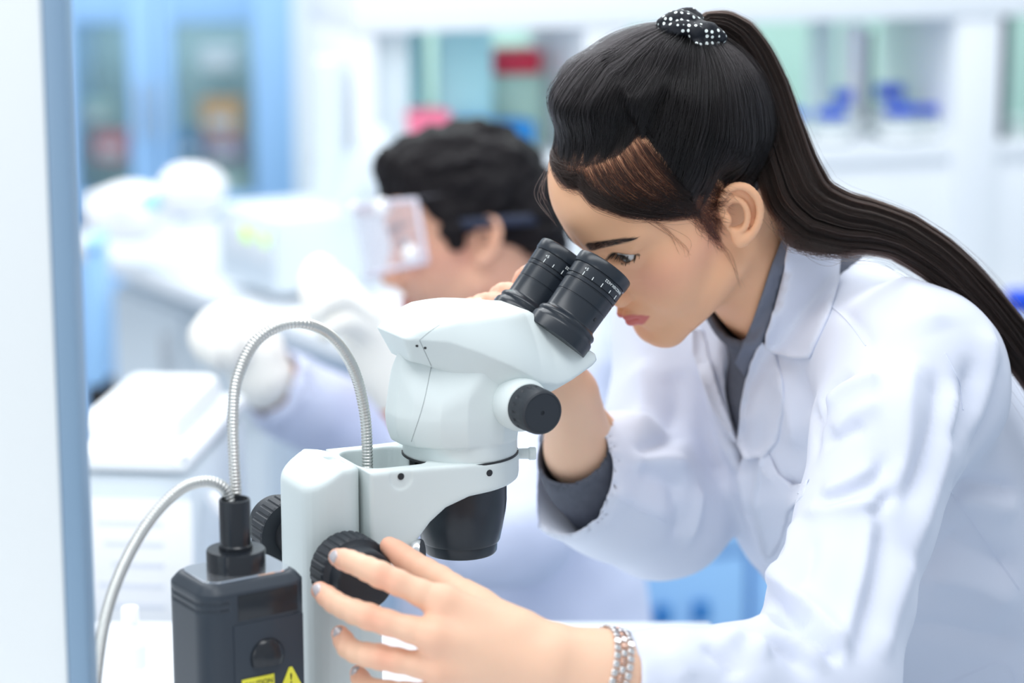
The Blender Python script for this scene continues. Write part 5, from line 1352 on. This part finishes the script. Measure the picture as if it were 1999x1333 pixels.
# gloves
M_GLOVE = material('latex_glove', srgb(244, 242, 236), rough=0.55, noise=(30, 0.02), bump=(220, 0.25, 0.002))
def pm(px, py, d): return at(px, py, d) * 1000
G = Solid()
G.chain([pm(786, 752, 2.66), pm(752, 712, 2.655)], [38, 37]); 
kn = [pm(664, 560, 2.64), pm(690, 590, 2.62), pm(712, 622, 2.61), pm(722, 655, 2.62)]
for q, r_ in zip(kn, (17, 17, 16, 15)): G.cone(pm(758, 716, 2.655), q, 28, r_, k=14)
for q, pts in zip(kn, ([(628, 520, 2.62), (606, 540, 2.60), (600, 572, 2.60)], [(640, 545, 2.59), (610, 565, 2.575), (606, 596, 2.58)], [(660, 585, 2.57), (626, 598, 2.56), (618, 622, 2.57)], [(676, 628, 2.58), (646, 636, 2.57), (634, 652, 2.58)])):
    add_finger(G, [q] + [pm(*p) for p in pts], [14.5, 12.5, 12.5, 11.5, 11, 9.5], k=6)
add_finger(G, [pm(720, 690, 2.68), pm(680, 640, 2.70), pm(645, 600, 2.69), pm(620, 572, 2.66)], [17, 15, 13, 10.5], k=12)
V_, Q_ = G.mesh_arrays(pm(690, 640, 2.64) - np.array([110, 130, 130]), pm(690, 640, 2.64) + np.array([110, 130, 130]), 2.4)
mparent(link('glove', np_mesh('glove', V_ / 1000.0, Q_), M_GLOVE))
G = Solid(); G.chain([pm(512, 738, 2.85), pm(496, 690, 2.845)], [37, 35])
kn = [pm(412, 634, 2.80), pm(436, 622, 2.81), pm(462, 616, 2.83), pm(486, 618, 2.85)]
for q, r_ in zip(kn, (17, 17, 16, 15)): G.cone(pm(496, 690, 2.845), q, 27, r_, k=14)
for q, pts in zip(kn, ([(392, 652, 2.79), (394, 676, 2.79), (404, 694, 2.80)], [(414, 662, 2.78), (420, 692, 2.78), (430, 712, 2.80)], [(446, 662, 2.79), (448, 696, 2.79), (454, 716, 2.81)], [(474, 660, 2.81), (474, 690, 2.81), (476, 706, 2.82)])):
    add_finger(G, [q] + [pm(*p) for p in pts], [14.5, 13, 13, 12, 11, 10], k=5)
add_finger(G, [pm(478, 676, 2.83), pm(430, 668, 2.82), pm(402, 690, 2.81)], [17, 13, 10], k=10)
V_, Q_ = G.mesh_arrays(pm(450, 670, 2.82) - np.array([110, 120, 120]), pm(450, 670, 2.82) + np.array([110, 120, 120]), 2.6)
mparent(link('glove', np_mesh('glove', V_ / 1000.0, Q_), M_GLOVE))
# coat
lat2 = (mS_n - mS_f); lat2 /= np.linalg.norm(lat2); ax2 = hipM - mS; ax2 /= np.linalg.norm(ax2); fro2 = np.cross(ax2, lat2); fro2 /= np.linalg.norm(fro2)
if fro2[0] > 0: fro2 = -fro2
lat2 = np.cross(fro2, ax2); lat2 /= np.linalg.norm(lat2)
if lat2[1] > 0: lat2 = -lat2
K2 = Solid(); K2.add(frame_body(mS / 1000, ax2, lat2, fro2, [(-50, 80, 70, 0), (0, 175, 100, 0), (80, 200, 130, 10), (250, 200, 145, 10), (400, 205, 150, 10), (600, 220, 170, 0)], 400))
K2.chain([mS_n, me_n], [76, 66], k=50); K2.chain([mS_f, me_f], [76, 66], k=50)
K2.chain([me_n, at(835, 850, 2.65) * 1000], [66, 52], k=30); K2.chain([me_f, at(560, 765, 2.88) * 1000], [66, 50], k=30)
nbw = at(1000, 640, 2.93) * 1000; hd = g2w((0, -10, 0)) * 1000 - nbw; hd /= np.linalg.norm(hd)
K2.cone(nbw - hd * 70, nbw + hd * 200, 68, 72, k=8, op='s')
for a_, b_, r_ in ((at(835, 850, 2.65), me_n / 1000, 44), (at(560, 765, 2.88), me_f / 1000, 42)):
    dd_ = (a_ - b_) / np.linalg.norm(a_ - b_); K2.cone((a_ + dd_ * 0.03) * 1000 + dd_ * 30, (a_ - dd_ * 0.05) * 1000, r_, r_, k=3, op='s')
Vk, Qk = biggest(*K2.mesh_arrays([-420, 2400, 520], [420, 3420, 1130], 6.0))
Nk = mesh_normals(Vk, Qk); Vk = Vk + Nk * (7 * noise3(Vk / np.array([60, 60, 110.0]), 51) + 3 * noise3(Vk / 35.0, 52))[:, None]
M_COAT2 = material('lavender_white_coat', srgb(212, 219, 242), rough=0.85, noise=(6, 0.015), bump=(1200, 0.1, 0.0005))
mparent(link('lab_coat', np_mesh('lab_coat', Vk / 1000.0, Qk), M_COAT2))
CL = Solid(); CL.cone(nbw - hd * 60, nbw + hd * 45, 76, 70); CL.cone(nbw - hd * 90, nbw + hd * 120, 68, 64, k=2, op='s'); CL.cone(nbw + fro2 * 80 + hd * 60, nbw + fro2 * 75 - hd * 60, 45, 12, k=5, op='s')
CL.add(lambda P: (P - (nbw + hd * 30).astype(np.float32)) @ (hd * 0.85 + fro2 * 0.5).astype(np.float32), 2, 'i')
V_, Q_ = CL.mesh_arrays(nbw - 150, nbw + 120, 4.0); mparent(link('coat_collar', np_mesh('coat_collar', V_ / 1000.0, Q_), M_COAT2))
# trousers, shoes and stool
M_TROU = material('dark_trousers', srgb(40, 46, 66), rough=0.85, noise=(40, 0.08)); M_SHOE = material('black_shoe', srgb(28, 28, 30), rough=0.4, noise=(30, 0.05))
TR = Solid(); TR.ell(hipM + np.array([0, 0, -40]), (150, 170, 90))
for s_ in (-1, 1):
    hp = hipM + lat2 * 95 * s_ + np.array([-30, 0, -50]); kn_ = hp + fro2 * np.array([1, 1, 0]) * 400 + np.array([0, 0, -20]); an_ = np.array([kn_[0] + 30, kn_[1], 110])
    TR.cone(hp, kn_, 88, 68, k=25); TR.cone(kn_, an_, 66, 48, k=20)
    SO = Solid(); SO.ell(np.array([an_[0] - 50, an_[1] - 8, 45]), (125, 45, 42)); SO.add(lambda P: 2 - P[:, 2], 3, 'i'); V_, Q_ = SO.mesh_arrays(np.array([an_[0] - 190, an_[1] - 80, -6]), np.array([an_[0] + 110, an_[1] + 70, 100]), 5)
    mparent(link('shoe', np_mesh('shoe', V_ / 1000.0, Q_), M_SHOE))
V_, Q_ = TR.mesh_arrays([hipM[0] - 620, hipM[1] - 380, 80], [hipM[0] + 230, hipM[1] + 300, hipM[2] + 90], 9.0); mparent(link('trousers', np_mesh('trousers', V_ / 1000.0, Q_), M_TROU))
stl = empty('lab_stool', (hipM[0] / 1000, hipM[1] / 1000, 0)); tag(stl, 'round black laboratory stool under the seated man', 'stool')
sz = hipM[2] / 1000 - 0.16
lathe('seat', [(0.15, sz - 0.05), (0.175, sz - 0.045), (0.18, sz - 0.02), (0.17, sz), (0.001, sz)], M_SHOE, stl, n=40); lathe('column', [(0.025, 0.08), (0.025, sz - 0.05)], M_CHROME, stl, n=24)
for i in range(5):
    a = 2 * math.pi * i / 5; tube('leg', [(0, 0, 0.09), (0.14 * math.cos(a), 0.14 * math.sin(a), 0.075), (0.27 * math.cos(a), 0.27 * math.sin(a), 0.03), (0.28 * math.cos(a), 0.28 * math.sin(a), 0.0)], 0.016, M_CHROME, stl, n=10)
# ------------------------------------------------------------------ laboratory behind
M_BLUE = material('cabinet_blue', srgb(150, 192, 236), rough=0.4, noise=(4, 0.02)); M_BLUE2 = material('drawer_blue', srgb(158, 204, 246), rough=0.4, noise=(4, 0.02))
M_GLASS = material('cabinet_glass', srgb(170, 205, 208), rough=0.05, alpha=0.12, spec=0.5, noise=(3, 0.02))
M_TEAL = material('cabinet_inside', srgb(150, 184, 190), rough=0.7, noise=(4, 0.04)); M_GREENB = material('shelf_back', srgb(190, 226, 212), rough=0.5, noise=(3, 0.03)); M_TEALB = material('shelf_back_teal', srgb(176, 228, 234), rough=0.5, noise=(3, 0.03))
M_CAPB = material('cap_blue', srgb(0, 72, 214), rough=0.4, noise=(30, 0.03)); M_BOT = material('bottle_glass', srgb(214, 232, 230), rough=0.08, alpha=0.45, noise=(10, 0.02)); M_LIQ = material('bottle_label', srgb(240, 244, 246), rough=0.6, noise=(20, 0.02))
M_RED = material('red_box', srgb(226, 60, 86), rough=0.5, noise=(10, 0.04)); M_ORA = material('orange_box', srgb(240, 160, 20), rough=0.5, noise=(10, 0.04)); M_PUR = material('purple_box', srgb(156, 92, 150), rough=0.5, noise=(10, 0.04)); M_DBLU = material('blue_box', srgb(20, 120, 190), rough=0.5, noise=(10, 0.04)); M_PINK = material('pink_box', srgb(232, 120, 150), rough=0.5, noise=(10, 0.04))
M_GREY = material('instrument_grey', srgb(216, 226, 234), rough=0.45, noise=(6, 0.015)); M_DGREY = material('dark_gap', srgb(70, 84, 96), rough=0.6, noise=(10, 0.03)); M_LED = material('green_lamp', srgb(190, 240, 90), rough=0.4, emit=(srgb(190, 240, 90), 0.6), noise=(10, 0.02))
M_FOIL = material('white_bag', srgb(252, 252, 255), rough=0.35, noise=(8, 0.01), bump=(30, 0.4, 0.01))

# blue cabinet with two glass doors, far left
cz0 = 0.0
c0 = at(140, 400, 5.3); c1 = at(590, 400, 5.3); CW = c1[0] - c0[0]; CX = c0[0]; CY = c0[1]
zt = at(300, -70, 5.3)[2]; zb = at(300, 418, 5.3)[2]; sc = 5.3 / F_PX
bc = empty('glass_door_cabinet', (CX, CY, 0)); tag(bc, 'tall blue cabinet with two glass doors at the rear', 'cabinet')
def cb(name, x0, x1, z0, z1, y0, y1, mat, parent=None): return box(name, ((x0 + x1) / 2, (y0 + y1) / 2, (z0 + z1) / 2), (abs(x1 - x0), abs(y1 - y0), abs(z1 - z0)), mat, parent or bc, 0.003)
px2x = lambda px: (px - 140) * sc
cb('back_panel', 0, CW, zb - 0.9, zt, 0.36, 0.38, M_TEAL); cb('side_panel', -0.02, 0.0, zb - 0.9, zt, 0, 0.38, M_BLUE); cb('side_panel', CW, CW + 0.02, zb - 0.9, zt, 0, 0.38, M_BLUE); cb('base_unit', 0, CW, 0.0, zb - 0.04, 0, 0.36, M_BLUE)
zsh = [at(300, y, 5.5)[2] for y in (135, 312)]
for z in zsh + [zb - 0.02]: cb('shelf', 0, CW, z - 0.008, z, 0.03, 0.36, M_GLASS)
for (a, b, g0, g1) in ((140, 318, 158, 262), (322, 590, 350, 502)):
    d = empty('door'); d.parent = bc; x0, x1, h0, h1 = (px2x(v) for v in (a, b, g0, g1)); zr0, zr1 = at(300, 375, 5.3)[2], at(300, 38, 5.3)[2]
    for nm, q in (('stile', (x0, h0, zb, zt)), ('stile', (h1, x1, zb, zt)), ('rail', (h0, h1, zb, zr0)), ('rail', (h0, h1, zr1, zt))): cb(nm, *q, -0.025, 0.0, M_BLUE, d)
    cb('pane', h0, h1, zr0, zr1, -0.014, -0.008, M_GLASS, d)
    lathe('handle', [(0.006, 0), (0.006, 0.12)], M_CHROME, d, origin=(h1 + 0.03 if a < 300 else h0 - 0.03, -0.05, (zr0 + zr1) / 2 - 0.06), n=12)
def bag(name, px, py, d, rx, ry, rz, mat, seed, label, cat, sharp=0.0, group=None):
    """soft lump resting where it is measured, base at py"""
    c = at(px, py, d); S_ = Solid(); S_.ell((0, 0, rz * 0.9), (rx, ry, rz)); S_.add(lambda P: -P[:, 2], rz * 0.3, 'i')
    V_, Q_ = S_.mesh_arrays((-rx * 1.3, -ry * 1.3, -8), (rx * 1.3, ry * 1.3, rz * 2.2), max(3.0, rx / 16)); N_ = mesh_normals(V_, Q_)
    V_ = V_ + N_ * (0.10 * rx * noise3(V_ / (rx * 0.5), seed))[:, None]; V_[:, 2] = np.maximum(V_[:, 2], 0)
    o = link(name, np_mesh(name, V_ / 1000.0, Q_), mat); o.location = c; tag(o, label, cat, group); return o
def pack(name, px, py, d, w, h, dep, mat, label, cat='box', rz=0.0):
    """carton with a lid seam and a printed panel, base centre at the measured point"""
    c = at(px, py, d); o = empty(name, c, rz); tag(o, label, cat)
    box('carton', (0, 0, h / 2), (w, dep, h), mat, o, 0.004); box('lid', (0, 0, h + 0.004), (w * 1.03, dep * 1.03, 0.012), mat, o, 0.003); box('print_panel', (0, -dep / 2 - 0.0006, h * 0.5), (w * 0.6, 0.0012, h * 0.4), M_LIQ, o, 0.0004)
    return o
pack('carton_box', 222, 310, 5.45, 0.075, 0.05, 0.10, M_RED, 'red carton on the shelf behind the left glass door')
pack('carton_box', 436, 266, 5.5, 0.09, 0.075, 0.10, M_ORA, 'orange carton stacked on the purple one in the blue cabinet'); pack('carton_box', 440, 310, 5.48, 0.085, 0.045, 0.10, M_PUR, 'purple carton under the orange one in the blue cabinet'); pack('carton_box', 374, 310, 5.46, 0.05, 0.055, 0.10, M_DBLU, 'blue carton beside the purple one in the blue cabinet')
pack('carton_box', 190, 238, 5.5, 0.07, 0.04, 0.1, M_GREENB, 'pale green carton above the red one in the cabinet'); pack('carton_box', 430, 134, 5.5, 0.08, 0.04, 0.1, M_GREY, 'pale carton on the top shelf of the blue cabinet'); pack('carton_box', 440, 372, 5.48, 0.10, 0.035, 0.1, M_GREENB, 'pale carton at the bottom of the blue cabinet')
# white column beside the cabinet
col = struct('trim_1', at(672, 300, 5.35), (0.20, 0.2, 3.0), M_WALL); col.location.z = 1.5
# side bench at the left with base units
SB = empty('side_bench', (0, 0, 0)); tag(SB, 'white side bench with pale base units behind the gloved hands', 'bench')
A0 = at(120, 430, 4.3); A1 = at(700, 622, 3.40); dirb = A1 - A0; ang = math.atan2(dirb[1], dirb[0]); Lb = math.hypot(dirb[0], dirb[1])
bz = 0.90; SB.location = (A0[0], A0[1], 0); SB.rotation_euler = (0, 0, ang)
pz = at(400, 545, 3.9)[2]
bz = pz
box('worktop', (Lb / 2, 0.17, bz - 0.015), (Lb + 0.1, 0.36, 0.03), M_BENCHTOP, SB, 0.004)
for i, (x0, x1) in enumerate(((0.06, 0.36), (0.37, 0.67))):
    u_ = empty('base_unit'); u_.parent = SB; box('carcass', ((x0 + x1) / 2, 0.21, bz / 2 - 0.03), (x1 - x0, 0.26, bz - 0.10), M_GREY, u_, 0.003); box('unit_door', ((x0 + x1) / 2, 0.075, bz / 2 - 0.03), (x1 - x0 - 0.01, 0.02, bz - 0.12), M_GREY, u_, 0.003); box('handle', (x1 - 0.05, 0.058, bz - 0.18), (0.02, 0.02, 0.10), M_CHROME, u_, 0.004)
box('back_board', (Lb / 2 + 0.2, 0.335, bz / 2), (Lb - 0.3, 0.02, bz - 0.06), M_BLUE, SB, 0.003)
def on_bench(px, py, d): c = at(px, py, d); return c
# things on the side bench
bag('plastic_bag', 250, 470, 4.0, 80, 60, 52, M_FOIL, 3, 'crumpled white plastic bag on the side bench', 'bag'); bag('plastic_bag', 375, 420, 3.95, 56, 50, 46, M_FOIL, 7, 'bright white rounded bag standing on the grey instrument', 'bag')
o = lathe('beaker_lid', [(0.02, 0), (0.024, 0.002), (0.024, 0.014), (0.02, 0.02), (0.001, 0.021)], material('aqua_plastic', srgb(140, 226, 228), rough=0.35, noise=(10, 0.03)), None, origin=at(292, 402, 3.96), n=32); tag(o, 'small aqua lid lying beside the white bags', 'lid')
ic = at(480, 560, 3.75); ins = empty('bench_instrument', (ic[0], ic[1], ic[2]), ang); tag(ins, 'pale grey bench instrument with an open lid and two green lamps', 'instrument')
box('case', (0, 0.09, 0.06), (0.20, 0.18, 0.12), M_GREY, ins, 0.008); box('control_panel', (0.02, -0.002, 0.075), (0.14, 0.004, 0.055), M_LAM, ins, 0.002)
for x in (0.02, 0.082): box('indicator_lamp', (x, -0.006, 0.088), (0.024 if x < 0.05 else 0.012, 0.006, 0.022), M_LED, ins, 0.002)
lid = box('lid', (0.06, 0.16, 0.165), (0.19, 0.02, 0.10), M_GREY, ins, 0.006, rot=(math.radians(-20), math.radians(-28), 0))
st_c = at(648, 520, 3.85); sd = empty('instrument_stand', st_c); tag(sd, 'grey upright stand behind the safety goggles', 'stand')
box('post', (0, 0, 0.16), (0.045, 0.05, 0.34), M_GREY, sd, 0.006); box('foot', (0, 0, 0.0), (0.08, 0.12, 0.02), M_GREY, sd, 0.005); box('clamp', (0.0, -0.03, 0.06), (0.06, 0.03, 0.04), M_DGREY, sd, 0.005)
# blue locker strip at the left edge
lk = empty('waste_bin', (at(181, 600, 3.6)[0], at(181, 600, 3.6)[1], 0)); tag(lk, 'narrow blue bin with a black foot between the panel and the side bench', 'bin')
zt_, zb_ = at(181, 492, 3.6)[2], at(181, 765, 3.6)[2]
box('bin_body', (0, 0.05, (zt_ + zb_) / 2), (0.024, 0.10, zt_ - zb_), M_BLUE2, lk, 0.01); box('bin_foot', (0, 0.05, zb_ - 0.02), (0.032, 0.09, 0.04), M_INK, lk, 0.008); box('bin_lid', (0, 0.05, zt_ + 0.01), (0.026, 0.105, 0.02), M_BLUE2, lk, 0.008); box('bin_stem', (0, 0.05, (zb_ - 0.04) / 2), (0.02, 0.06, zb_ - 0.04), M_DGREY, lk, 0.005)
# white instrument in the lower left
wi_c = at(255, 960, 2.45); wi = empty('white_analyser', (wi_c[0], wi_c[1], 0.0), math.radians(-6)); tag(wi, 'white box instrument with a rounded lid and a printed sheet behind the gooseneck', 'instrument')
ztop = at(255, 885, 2.45)[2]; zbot = at(255, 925, 2.45)[2]
bx = 0.5 * (360 - 120) / F_PX * 2.45
box('case', (0, 0.13, zbot / 2 + 0.0), (bx * 2, 0.26, zbot), M_GREY, wi, 0.006); box('lid', (0, 0.13, (ztop + zbot) / 2 + 0.004), (bx * 2.06, 0.28, ztop - zbot), M_LAM, wi, 0.012); box('hood', (-0.012, 0.15, ztop + 0.014), (bx * 1.7, 0.20, 0.036), M_LAM, wi, 0.014)
sh = box('printed_sheet', (0.01, -0.0015, zbot - 0.11), (bx * 1.7, 0.002, 0.17), M_PAPER, wi, 0.0003)
M_FAINT = material('faint_print', srgb(226, 230, 240), rough=0.7, noise=(20, 0.02))
for i in range(6): box('text_line', (-0.012 + 0.004 * (i % 3), -0.0014, 0.06 - 0.022 * i), (bx * (1.1 - 0.12 * (i % 3)), 0.0006, 0.005), M_FAINT, sh, 0.0001)
k_ = lathe('knob', [(0.006, 0), (0.0065, 0.008), (0.005, 0.011), (0.0003, 0.0115)], M_CHROME, wi, axis=(0, -1, 0), origin=(bx * 0.93, -0.02, at(350, 886, 2.43)[2]), n=20)
# small white bottles on the bench between panel and lamp
def bottle(px, py, d, h, r, label, body, cap, group=None, tilt=0.0, labelp=True):
    c = at(px, py, d); o = empty('bottle', c); tag(o, label, 'bottle', group)
    lathe('bottle_body', [(r * 0.92, 0), (r, h * 0.03), (r, h * 0.55), (r * 0.9, h * 0.64), (r * 0.48, h * 0.76), (r * 0.46, h * 0.82), (0.0004, h * 0.82)], body, o, n=28); lathe('cap', [(r * 0.55, h * 0.80), (r * 0.58, h * 0.81), (r * 0.58, h * 0.98), (r * 0.52, h), (0.0004, h)], cap, o, n=24)
    if labelp: lathe('paper_label', [(r * 1.01, h * 0.15), (r * 1.012, h * 0.15), (r * 1.012, h * 0.45), (r * 1.01, h * 0.45)], M_LIQ, o, n=28)
    if tilt: o.rotation_euler = (0, tilt, 0)
    return o
bottle(258, 1318, 2.10, 0.062, 0.013, 'white squat bottle standing in front of the printed sheet', M_FOIL, M_FOIL)
box('lever', (bx + 0.022, 0.05, at(415, 1022, 2.45)[2]), (0.014, 0.016, 0.050), M_FOIL, wi, 0.006, rot=(0, math.radians(-38), 0))
# reagent shelf along the rear
S0 = at(640, 60, 3.75); S1 = at(2080, 20, 4.15); dv = S1 - S0; sang = math.atan2(dv[1], dv[0]); SL = math.hypot(dv[0], dv[1])
zs_t = at(1350, 46, 3.95)[2]; zs_b = at(1350, 305, 3.95)[2]
rs = empty('reagent_shelf', (S0[0], S0[1], 0), sang); tag(rs, 'long white reagent shelf with a green back behind the ponytail', 'shelf')
def xs(px): 
    r_ = ray(px, 180); n_ = np.array([-math.sin(sang), math.cos(sang), 0]); t_ = ((S0 - CAM) @ n_) / (r_ @ n_); p_ = CAM + r_ * t_; return float((p_ - S0)[:2] @ np.array([math.cos(sang), math.sin(sang)]))
def rb(name, x0, x1, z0, z1, y0, y1, mat, bevel=0.003): return box(name, ((x0 + x1) / 2, (y0 + y1) / 2, (z0 + z1) / 2), (abs(x1 - x0), abs(y1 - y0), abs(z1 - z0)), mat, rs, bevel)
rb('top_shelf', xs(690), SL + 0.3, zs_t, zs_t + 0.09, -0.01, 0.30, M_LAM); rb('middle_shelf', xs(690), SL + 0.3, zs_b - 0.03, zs_b, 0.0, 0.30, M_LAM); rb('front_panel', xs(690), SL + 0.3, zs_b - 0.30, zs_b - 0.03, 0.01, 0.04, M_LAM)
wp = struct('wall_partition', (S0[0] + 1.20 - 0.85 * math.sin(sang), S0[1] + 0.4 + 0.85 * math.cos(sang), 1.2), (1.9, 0.03, 2.4), M_GREENB); wp.rotation_euler = (0, 0, sang)
for a, b in ((1862, 1950), (1140, 1225), (690, 735)): rb('post', xs(a), xs(b), zs_b - 0.30, zs_t, -0.004, 0.28, M_LAM)
for a in (1957, 1545, 888, 1712): rb('divider', xs(a), xs(a) + (0.014 if a == 1957 else 0.006), zs_b, zs_t, 0.0 if a == 1957 else 0.18, 0.28, M_DGREY if a == 1957 else (M_TEALB if a == 888 else M_GREY))
rb('sliding_pane', xs(736), xs(805), zs_b, zs_t, 0.02, 0.026, material('frosted_pane', srgb(224, 234, 240), rough=0.4, alpha=0.8, noise=(4, 0.01)))
rb('back_panel', xs(892), xs(1000), zs_b, zs_t, 0.10, 0.115, M_TEALB)
rb('worktop', xs(930), SL + 0.3, zs_b - 0.34, zs_b - 0.30, -0.10, 0.30, M_BENCHTOP)
# stand columns of the shelf and blue drawer units below
zu = zs_b - 0.34
for i, (a, b) in enumerate(((965, 1165), (1170, 1450), (1455, 1735), (1740, 2020))):
    u_ = empty('drawer_unit', (0, 0, 0)); x0, x1 = xs(a), xs(b); u_.location = (S0[0] + math.cos(sang) * x0, S0[1] + math.sin(sang) * x0, 0); u_.rotation_euler = (0, 0, sang)
    tag(u_, ['pale blue drawer unit behind the seated man', 'pale blue drawer unit seen between the coat sleeve and coat front', 'pale blue drawer unit behind the upright sleeve', 'pale blue drawer unit at the right end of the rear bench'][i], 'cabinet')
    w_ = x1 - x0 - 0.004; box('carcass', (w_ / 2, 0.14, zu / 2), (w_, 0.40, zu - 0.02), M_BLUE2, u_, 0.003)
    for j, (z0, z1) in enumerate(((0.08, 0.40), (0.41, zu - 0.03))):
        dw = box('drawer_front', (w_ / 2, -0.068, (z0 + z1) / 2), (w_ - 0.01, 0.018, z1 - z0), M_BLUE2, u_, 0.003)
        for q in (0.36, 0.64): box('pull', (w_ * (q - 0.5), -0.016, (z1 - z0) * 0.22), (0.026, 0.016, 0.036), M_DBLU, dw, 0.004)
# bottles and boxes on the reagent shelf
def on_shelf(px, off): p = S0 + np.array([math.cos(sang), math.sin(sang), 0]) * xs(px) + np.array([-math.sin(sang), math.cos(sang), 0]) * off; return np.array([p[0], p[1], zs_b])
def sbottle(px, off, h, r, label, cap=M_CAPB, body=M_BOT):
    c = on_shelf(px, off); o = empty('reagent_bottle', c); tag(o, label, 'bottle', 'blue-capped reagent bottles on the rear shelf')
    lathe('bottle_body', [(r * 0.92, 0), (r, h * 0.03), (r, h * 0.5), (r * 0.9, h * 0.6), (r * 0.5, h * 0.74), (r * 0.48, h * 0.80), (0.0004, h * 0.80)], body, o, n=28); lathe('cap', [(r * 0.72, h * 0.76), (r * 0.76, h * 0.77), (r * 0.76, h * 0.98), (r * 0.7, h), (0.0004, h)], cap, o, n=24); lathe('paper_label', [(r * 1.01, h * 0.12), (r * 1.012, h * 0.12), (r * 1.012, h * 0.42), (r * 1.01, h * 0.42)], M_LIQ, o, n=28)
sbottle(1588, 0.06, 0.058, 0.022, 'small blue-capped bottle just right of the ponytail'); sbottle(1650, 0.05, 0.059, 0.034, 'wide blue-capped bottle second from the ponytail'); sbottle(1698, 0.10, 0.083, 0.023, 'tall blue-capped bottle left of the white cylinder')
sbottle(1786, 0.05, 0.061, 0.038, 'wide blue-capped bottle in front of the white cylinder'); sbottle(1806, 0.13, 0.087, 0.034, 'tall blue-capped bottle at the back right of the white cylinder'); sbottle(1846, 0.06, 0.056, 0.024, 'small blue-capped bottle against the white post')
cy = on_shelf(1748, 0.16); o = empty('measuring_cylinder', cy); tag(o, 'tall white cylinder with a dark side among the blue-capped bottles', 'cylinder'); lathe('cylinder_wall', [(0.030, 0), (0.030, 0.008), (0.022, 0.012), (0.022, 0.185), (0.024, 0.19), (0.0004, 0.19)], M_LIQ, o, n=32); box('dark_strip', (0.026, -0.002, 0.10), (0.010, 0.012, 0.16), M_DGREY, o, 0.002)
def sbox(px, off, dz, w, h, mat, label): 
    c = on_shelf(px, off); o = empty('carton_box', (c[0], c[1], c[2] + dz), sang); tag(o, label, 'box'); box('carton', (0, 0, h / 2), (w, 0.08, h), mat, o, 0.004); box('lid', (0, 0, h + 0.003), (w * 1.03, 0.083, 0.008), mat, o, 0.002)
sbox(1072, 0.20, 0.0, 0.085, 0.115, M_GREENB, 'pale green carton under the red one on the rear shelf'); sbox(1072, 0.20, 0.123, 0.085, 0.032, M_RED, 'flat red carton at the top left of the ponytailed head'); sbox(955, 0.12, 0, 0.055, 0.055, M_DBLU, 'blue carton on the rear shelf above the man'); sbox(1032, 0.08, 0, 0.05, 0.05, M_DBLU, 'blue carton close to the black hair on the rear shelf')
sbox(842, 0.06, 0.0, 0.075, 0.075, M_PINK, 'pink carton peeking over the dark hair on the rear shelf')
bs = on_shelf(1996, 0); o = empty('reagent_bottle', at(1992, 660, 3.5)); tag(o, 'blue-capped bottle at the right edge under the ponytail end', 'bottle', 'blue-capped reagent bottles on the rear shelf'); lathe('bottle_body', [(0.03, -0.02), (0.03, 0.03), (0.016, 0.045), (0.0004, 0.045)], M_BOT, o, n=28); lathe('cap', [(0.024, 0.04), (0.025, 0.042), (0.025, 0.068), (0.022, 0.07), (0.0004, 0.07)], M_CAPB, o, n=24)
